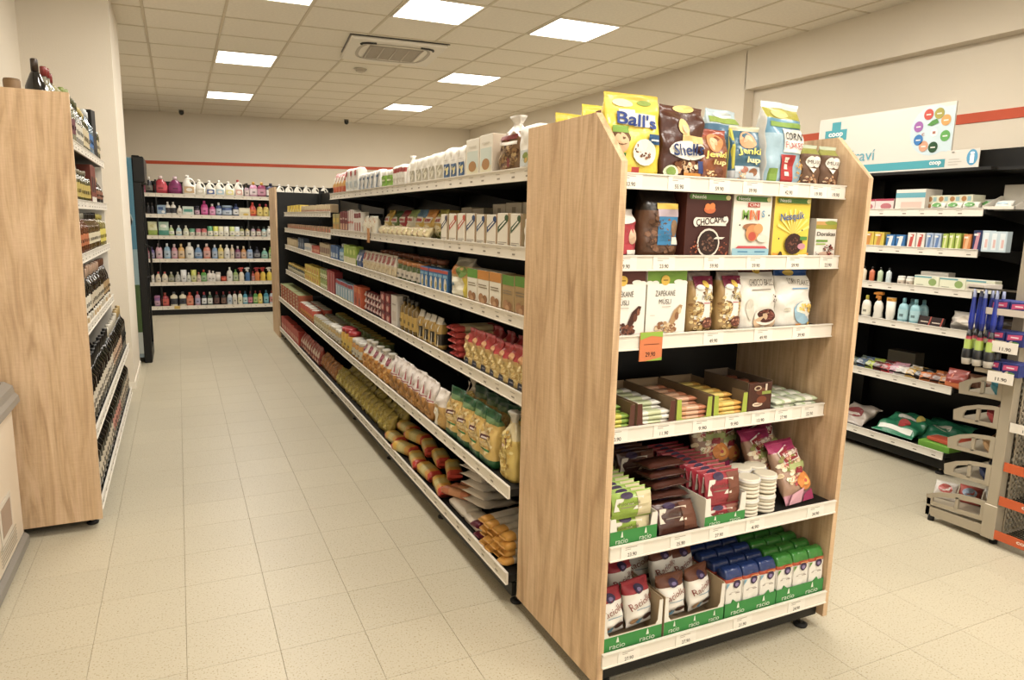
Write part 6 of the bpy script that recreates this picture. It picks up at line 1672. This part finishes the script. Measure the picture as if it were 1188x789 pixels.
for i, (c, l) in enumerate((('#dccdb0', 'cream'), ('#c9683c', 'orange'), ('#b8c8a4', 'pale green'), ('#c4d0d0', 'white and orange'))):
    hg(2, bottle('square', .105, .036, c, '#14120f', None, 'plastic', .8, 10), 'drops_bottle', 'bottle', 'small %s bottle with a black cap' % l, 3.235 - i * .062, 3.29 - i * .062, 1)
hg(2, bottle('jar', .06, .05, '#e2ddd0', '#e6e2d8', '#c9b8a4', 'plastic', 1), 'cream_jar', 'jar', 'small white cream jar', 2.90, 3.02, 2)
hg(2, small(.16, .07, .075, '#dfe0c4', [('r', -.5, .82, .2, .95, '#6aa4ac'), ('e', .25, .5, .16, .3, '#8aa45c'), ('r', -.4, .2, -.1, .26, '#a8a894')], top='#dcd8cc'), 'tea_box', 'box', 'long white box with a green leaf', 2.40, 2.89, 3)
hg(2, small(.18, .07, .095, '#d9d2c4', [], top='#e2ddd2'), 'tea_box', 'box', 'plain white box behind the long ones', 2.72, 2.92, 1, depth=.10)
hg(3, bottle('shampoo', .155, .066, '#e4dfd0', '#c9bc2c', '#e6e0c9', 'plastic', .6), 'sun_cream_bottle', 'sun cream', 'white bottle with a yellow-green cap', 3.18, 3.26, 1)
hg(3, spray(.19, .07, '#e4dfd0', '#dc8a1c', None), 'sun_cream_bottle', 'sun cream', 'white spray bottle with a large orange head', 3.09, 3.17, 1)
hg(3, bottle('tube', .155, .066, '#e4dfd0', '#ddd', '#dc9a24', 'plastic', .6, lab=(.85, 1.0)), 'sun_cream_bottle', 'sun cream', 'white tube with an orange band', 3.00, 3.08, 1)
hg(3, bottle('shampoo', .16, .068, '#8fc2cb', '#7ab4c0', '#a8d0d6', 'plastic', .6), 'sun_cream_bottle', 'sun cream', 'light blue sun cream bottle', 2.83, 2.99, 2, rows=2)
hg(3, bottle('shampoo', .15, .06, '#c98aa8', '#d9a0b8', None), 'sun_cream_bottle', 'sun cream', 'pink bottle next to the oak edge', 3.27, 3.34, 1)
hg(3, small(.085, .02, .065, '#2a1814', [('r', -.3, .4, .3, .5, '#c9b8a4'), ('p', [(.3, 0), (.4, 0), (.5, 1), (.4, 1)], '#a84434')]), 'card_pack', 'card pack', 'small dark brown card pack', 2.68, 2.83, 2, rx=-.2)
hg(3, bag(.26, .12, .12, [(1, '#ddd4c6')], [('e', 0, .5, .25, .25, '#d6cab8'), ('p', [(-.5, .1), (-.3, .1), (-.2, .6), (-.45, .4)], '#b8a4a0')], 'pillow', wr=.012), 'nappy_pack', 'pack', 'crumpled white plastic pack', 2.42, 2.66, 1, rx=-.25, depth=.03)
hg(3, bag(.12, .08, .09, [(1, '#3a3028')], (), 'pillow', wr=.01), 'nappy_pack', 'pack', 'dark crumpled pack in the near corner', 2.38, 2.48, 1, rx=-.3, depth=.2)
# fifth: sweets pile
pile = [('grey-green', '#5a6454'), ('slate blue', '#4c6076'), ('lime', '#9aa82c'), ('maroon', '#5a2422'), ('red', '#b02c2c'), ('pink', '#d9a0b0'), ('white', '#dcd4c6'), ('gold', '#c9a04a'), ('black', '#1e1a16'), ('orange', '#c9702c'), ('brown', '#8a4a28'), ('amber', '#c2803c')]
for i, (nm, c) in enumerate(pile):
    sp = bag(.09, .05, .075, [(1, c)], [('e', 0, .5, .28, .2, tuple(min(1, v * .4 + .3) for v in hx(c))), ('r', -.4, .15, .4, .25, '#2a1a14')], 'pillow', wr=.006, seed=i, split=False)
    y = 3.30 - i * .062
    hg(4, sp, 'sweets_bag', 'sweets bag', 'small %s sweets bag' % nm, y - .03, y + .04, 1, rx=-.7, jit=.5, depth=.03)
    hg(4, sp, 'sweets_bag', 'sweets bag', 'small %s sweets bag in the rear' % nm, y - .05, y + .02, 1, rx=-.5, jit=.6, depth=.12)
hg(4, bag(.13, .07, .12, [(.3, '#c96a34'), (1, '#8a3428')], [('r', -.4, .3, .4, .8, '#9a3c30'), ('r', -.2, .3, -.1, .9, '#c9705a')], 'stand', wr=.006, split=False), 'sweets_bag', 'sweets bag', 'standing dark red and orange bag', 2.50, 2.62, 1, rx=-.1)
hg(4, bag(.12, .07, .10, [(1, '#6b4630')], [('r', -.4, .3, .4, .5, '#a88a6a')], 'pillow', wr=.006, split=False), 'sweets_bag', 'sweets bag', 'flat brown bag at the near end', 2.40, 2.72, 3, rx=-.8, depth=.14)
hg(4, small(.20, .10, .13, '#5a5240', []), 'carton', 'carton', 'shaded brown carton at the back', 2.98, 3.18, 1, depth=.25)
# bottom: bags
hg(5, bag(.30, .09, .30, [(1, '#1f7a54')], [('e', .0, .6, .2, .12, '#d9d6c8'), ('e', .1, .35, .14, .1, '#b02c2c'), ('r', -.4, .1, .4, .2, '#dfe0d4'), ('e', .25, .7, .1, .08, '#c9b44a')], 'pillow', wr=.02, seed=4), 'pet_food_bag', 'bag', 'large crumpled green bag lying flat', 2.72, 3.16, 1, rx=-1.25, depth=.02)
hg(5, bag(.30, .08, .28, [(1, '#1a6a4a')], [('e', .0, .5, .2, .12, '#c9c4b0')], 'pillow', wr=.02, seed=7), 'pet_food_bag', 'bag', 'second green bag farther right', 2.60, 2.86, 1, rx=-1.2, depth=.12)
hg(5, small(.20, .24, .02, '#c9502c', [], top='#cc5230'), 'flat_pack', 'flat pack', 'flat orange-red pack above the lime one', 2.52, 2.72, 1, depth=.07, lay=0, jit=.15)
for o_ in list(C.objects):
    if o_.get('label', '').startswith('flat orange-red pack'): o_.location.z += .045
hg(5, small(.20, .24, .04, '#6fae2c', [], top='#74b42c'), 'flat_pack', 'flat pack', 'flat lime green pack at the near corner', 2.57, 2.73, 1, depth=.04, jit=.1)
hg(5, bag(.24, .08, .22, [(1, '#a89a8c')], [('e', 0, .4, .3, .2, '#7a2c2c')], 'pillow', wr=.012, seed=2), 'pet_food_bag', 'bag', 'grey bag half hidden by the oak edge', 3.16, 3.40, 1, rx=-1.1, depth=.02)

# ================================================================== GREY CHECKOUT RACK at the right edge
e = empty('checkout_rack', (0, 0, 0))
tag(e, 'grey metal rack with curved side brackets and orange coop rails at the right edge', 'rack')
MB().box(3.50, 1.845, .05, 3.555, 1.895, 1.75, b=.003).obj('post', 'grey', e)
MB().box(4.40, 1.845, .05, 4.455, 1.895, 1.75, b=.003).obj('post', 'grey', e)
MB().box(3.494, 1.838, 0.03, 3.56, 1.90, .20, b=.003).obj('post_foot', 'grey', e)
MB().box(4.40, 1.80, .03, 4.46, 1.95, .2).obj('post_foot', 'grey', e)


def slots(a0, a1, z0, z1, da, dz, sa, sz, P, name, parent):
    """sheet punched with rows of slots, built as bars round the holes"""
    b = MB()
    na = max(1, int((a1 - a0) / da)); nz = max(1, int((z1 - z0) / dz))
    for i in range(na + 1):
        a = a0 + i * da
        P(b, a - (da - sa) / 2, z0, a + (da - sa) / 2, z1)
    for j in range(nz + 1):
        z = z0 + j * dz
        P(b, a0, z - (dz - sz) / 2, a1, z + (dz - sz) / 2)
    return b.obj(name, 'grey', parent)


slots(3.56, 4.40, .10, 1.70, .045, .030, .034, .014, lambda b, a, z, c, d_: b.box(a, 1.868, z, c, 1.872, d_), 'punched_panel', e)
slots(.95, 1.84, .10, 1.70, .045, .030, .034, .014, lambda b, a, z, c, d_: b.box(3.82, a, z, 3.824, c, d_), 'punched_panel', e)
slots(3.56, 3.82, .06, 1.70, .030, .030, .020, .014, lambda b, a, z, c, d_: b.box(a, 1.830, z, c, 1.834, d_), 'punched_side', e)
MB().box(3.80, .90, .05, 3.85, .95, 1.75).obj('post', 'grey', e)
# side brackets of the shelves facing away (+Y), with products
bz = [(.745, .20, '#3a9ab0', 'turquoise'), (.605, .21, '#a8343c', 'red'), (.455, .22, '#c9a070', 'beige'), (.315, .22, '#2c3c6a', 'dark blue')]
for z, L_, c, nm in bz:
    for X in (3.50,):
        b = MB()
        top = []
        pts_o = [(0, -.028), (L_, -.04), (L_ + .005, .012)] + [(L_ - .002 - t * L_ / 6, .012 + .062 * math.sin(PI / 2 * (t + .4) / 6.4)) for t in range(1, 7)]
        pts_i = [(.03, -.004), (L_ - .03, -.012)] + [(L_ - .028 - t * (L_ - .06) / 6, .0 + .052 * math.sin(PI / 2 * (t + .2) / 6.2)) for t in range(1, 7)]
        # ring between outline and window, as quads
        po = [(0, -.028), (L_, -.04), (L_ + .005, .012), (L_ * .80, .040), (L_ * .5, .063), (L_ * .2, .074), (0, .076)]
        pi_ = [(.022, -.010), (L_ - .045, -.018), (L_ - .045, .004), (L_ * .74, .022), (L_ * .5, .042), (L_ * .2, .055), (.022, .058)]
        n = len(po)
        for x0_, x1_ in ((X, X + .012),):
            vs = [(x0_, 1.895 + a_, z + b_) for a_, b_ in po] + [(x0_, 1.895 + a_, z + b_) for a_, b_ in pi_] + [(x1_, 1.895 + a_, z + b_) for a_, b_ in po] + [(x1_, 1.895 + a_, z + b_) for a_, b_ in pi_]
            fs = []
            for i in range(n):
                j = (i + 1) % n
                fs += [(i, j, n + j, n + i), (2 * n + j, 2 * n + i, 3 * n + i, 3 * n + j), (i, 2 * n + i, 2 * n + j, j), (n + j, 3 * n + j, 3 * n + i, n + i)]
            b.add(vs, fs, '#aaa')
        b.box(X, 1.895 + L_ * .42, z - .02, X + .012, 1.895 + L_ * .42 + .016, z + .048, '#aaa')
        br = b.obj('side_bracket', 'grey', e)
    MB().box(3.51, 1.90, z - .035, 4.40, 1.895 + L_, z - .028).obj('shelf', 'grey', e)
    sp = bag(.10, .045, .085, [(1, c)], [('r', -.3, .4, .3, .6, '#e2ddd2')], 'pillow', wr=.006, split=False, seed=int(z * 10))
    for i in range(3):
        put(sp, 'sweets_bag', 'sweets bag', '%s sweets bag, %s from the left end inside the grey rack' % (nm, ORD[i]), (3.58 + i * .11, 1.91 + .02 * i, z - .0275 + .005), .3, -.6)
# base bracket: curved plate with a window above a straight floor rail
L_ = .29
b = MB()
po = [(0, .105), (L_, .085), (L_ + .006, .135), (L_ * .82, .165), (L_ * .5, .192), (L_ * .2, .203), (0, .205)]
pi_ = [(.022, .125), (L_ - .03, .108), (L_ - .028, .128), (L_ * .76, .146), (L_ * .5, .166), (L_ * .2, .178), (.022, .18)]
n = 7
for x0_, x1_ in ((3.50, 3.514),):
    vs = [(x0_, 1.895 + a_, z_) for a_, z_ in po] + [(x0_, 1.895 + a_, z_) for a_, z_ in pi_] + [(x1_, 1.895 + a_, z_) for a_, z_ in po] + [(x1_, 1.895 + a_, z_) for a_, z_ in pi_]
    fs = []
    for i in range(n):
        j = (i + 1) % n
        fs += [(i, j, n + j, n + i), (2 * n + j, 2 * n + i, 3 * n + i, 3 * n + j), (i, 2 * n + i, 2 * n + j, j), (n + j, 3 * n + j, 3 * n + i, n + i)]
    b.add(vs, fs, '#aaa')
b.box(3.50, 1.895 + L_ * .45, .115, 3.514, 1.895 + L_ * .45 + .016, .175, '#aaa')
b.obj('base_bracket', 'grey', e)
MB().prism([(1.895, .035), (1.895 + L_, .028), (1.895 + L_, .075), (1.895, .085)], 'x', 3.50, 3.53, '#aaa').obj('floor_rail', 'grey', e)
MB().prism([(1.895 + L_ - .02, .028), (1.895 + L_, .028), (1.895 + L_, .12), (1.895 + L_ - .02, .12)], 'x', 3.50, 3.514, '#aaa').obj('upright_plate', 'grey', e)
MB().box(3.515, 1.90, .10, 4.40, 2.18, .108).obj('base_shelf', 'grey', e)
MB(True).loft([(0, .016, '#111'), (.035, .016, '#111')], 10, x=3.515, y=2.16).obj('foot', 'rubber', e)
MB(True).loft([(0, .018, '#111'), (.05, .018, '#111')], 10, x=3.54, y=1.86).obj('foot', 'rubber', e)
for i, (c, nm) in enumerate((('#d6cfc6', 'white'), ('#a8483c', 'red'), ('#ddd8cc', 'cream'))):
    put(bag(.11, .06, .10, [(1, c)], [('e', 0, .5, .3, .25, '#b8544c' if i == 0 else '#8aa0b8')], 'pillow', wr=.006, split=False), 'sweets_bag', 'sweets bag', '%s patterned bag on the base shelf of the grey rack' % nm, (3.56 + .06 * i, 2.14 - .09 * i, .112), -1.2, -.7)
# section facing the aisle (-X) with orange rails
for z, cc in ((.062, 'orangerail'), (.235, 'orangerail'), (.405, 'orangerail'), (.60, 'rail')):
    sh = MB()
    for k in range(14):
        sh.box(3.52 + k * .022, .95, z - .012, 3.524 + k * .022, 1.835, z - .008, '#555')
    for k in range(8):
        sh.box(3.51, 1.0 + k * .12, z - .016, 3.82, 1.004 + k * .12, z - .012, '#555')
    s_ = sh.obj('wire_shelf', 'dark', e)
    r_ = MB().box(3.496, .95, z - .022, 3.502, 1.838, z + .022, '#c95a2f').obj('shelf_rail', cc, s_)
    d_ = MB()
    tx = text2d('coop', .035)
    for yy in (1.70, 1.30) if cc == 'orangerail' else ():
        d_.add([(3.4945, yy - a_ / tx[2] * .075, z + b_ / tx[3] * .019) for a_, b_ in tx[0]], tx[1], '#f0dfd0')
    if z > .3 or True:
        yy = 1.76 if z > .5 else 1.60
        if z > .2:
            d_.box(3.493, yy - .04, z - .02, 3.4955, yy + .04, z + .02, '#ece4d6')
            tp = text2d('12.90', .02)
            d_.add([(3.4925, yy - a_ / tp[2] * .04, z - .005 + b_ / tp[3] * .014) for a_, b_ in tp[0]], tp[1], '#4a4238')
    d_.obj('rail_print', 'paper', s_)
for i in range(5):
    put(bag(.12, .05, .11, [(1, ['#8a2c34', '#24446a'][i % 2])], [('r', -.3, .4, .3, .6, '#d9d2c4')], 'pillow', wr=.005, split=False, seed=i), 'sweets_bag', 'sweets bag', 'shiny %s sweets bag on a wire shelf of the grey rack, %s from left' % (['dark red', 'blue'][i % 2], ORD[i]), (3.56, 1.74 - i * .13, (.60 if i % 2 == 0 else .405) - .007), RZ, -.9)
# hooks with price tickets and blue boxes higher up the post
for k, (z, y_) in enumerate(((1.145, 1.84), (1.005, 1.84), (.865, 1.84))):
    MB().prism([(0, 0), (-.17, 0), (-.17, .02), (-.10, .045), (0, .05)], 'y', y_ - .02, y_ - .012, '#aaa').obj('small_bracket', 'grey', e, (3.54, 0, z - .01))
    MB().box(3.37, 1.84, z - .012, 3.56, y_ + .12, z - .008).box(3.37, 1.84, z - .012, 3.375, y_ + .12, z + .012).obj('small_shelf', 'grey', e)
    tk = MB().box(3.355, y_ - .06, z - .04, 3.360, y_ + .05, z + .01, '#ebe4d6') if k else MB().box(3.362, y_ - .09, z - .012, 3.368, y_ + .12, z + .018, '#cbbfb2')
    tp = text2d('11.90', .02)
    if k: tk.add([(3.3545, y_ - .01 - a_ / tp[2] * .05, z - .022 + b_ / tp[3] * .016) for a_, b_ in tp[0]], tp[1], '#4a4238')
    tk.obj('price_ticket', 'paper', e)
    bx = carton(.075, .05, .06, '#2c3474', [('p', [(-.42, .42), (.40, .55), (.42, .92), (-.40, .82)], '#d04a7a'), ('r', -.22, .62, .22, .72, '#f0d8e0'), ('e', .05, .22, .25, .14, '#5a8a3c')], side='#2c3a80', top='#3c4690')
    for i in range(2):
        put(bx, 'sweets_box', 'sweets box', 'dark blue and pink box, %s of two, %s small shelf of the grey rack' % (['left', 'right'][i], ['upper', 'middle', 'lower'][k]), (3.385, y_ + .055 - i * .082, z - .0075), RZ)
        put(bx, 'sweets_box', 'sweets box', 'dark blue and pink box behind the %s one, %s small shelf of the grey rack' % (['left', 'right'][i], ['upper', 'middle', 'lower'][k]), (3.44, y_ + .055 - i * .082, z - .0075), RZ)
MB().box(3.36, 1.96, 1.235, 3.50, 2.04, 1.262, '#c9c0b4').obj('top_clip_rail', 'plastic', e)
MB().box(3.36, 1.82, 1.242, 3.37, 2.03, 1.250).obj('hook_bar', 'steel', e)
# hanging blue-handled tools
hb = MB(True)
hb.loft([(-.20, .008, '#1e2f8a'), (-.16, .013, '#2438a4'), (-.10, .011, '#2a3c96'), (-.04, .008, '#8a94b8'), (0, .006, '#2438a4')], 8)
hh = MB(True)
hh.loft([(-.36, .018, '#cfcac0'), (-.335, .021, '#cfcac0'), (-.33, .022, '#26282a'), (-.29, .022, '#26282a'), (-.285, .018, '#93a82c'), (-.245, .018, '#93a82c'), (-.24, .014, '#a82c3c'), (-.225, .013, '#1c1c1e'), (-.19, .008, '#1c1c1e')], 10)
HT = [('blue_handle', hb.mesh('blue_handle', 'plastic')), ('torch_body', hh.mesh('torch_body', 'plastic'))]
for i in range(6):
    y = 2.00 - (i % 3) * .050
    x = 3.365 + (i // 3) * .05
    put(HT, 'pocket_torch', 'torch', 'hanging black and lime torch on a blue handle, %s from left %s' % (ORD[i % 3], 'in front' if i < 3 else 'behind'), (x, y, 1.244), 0)
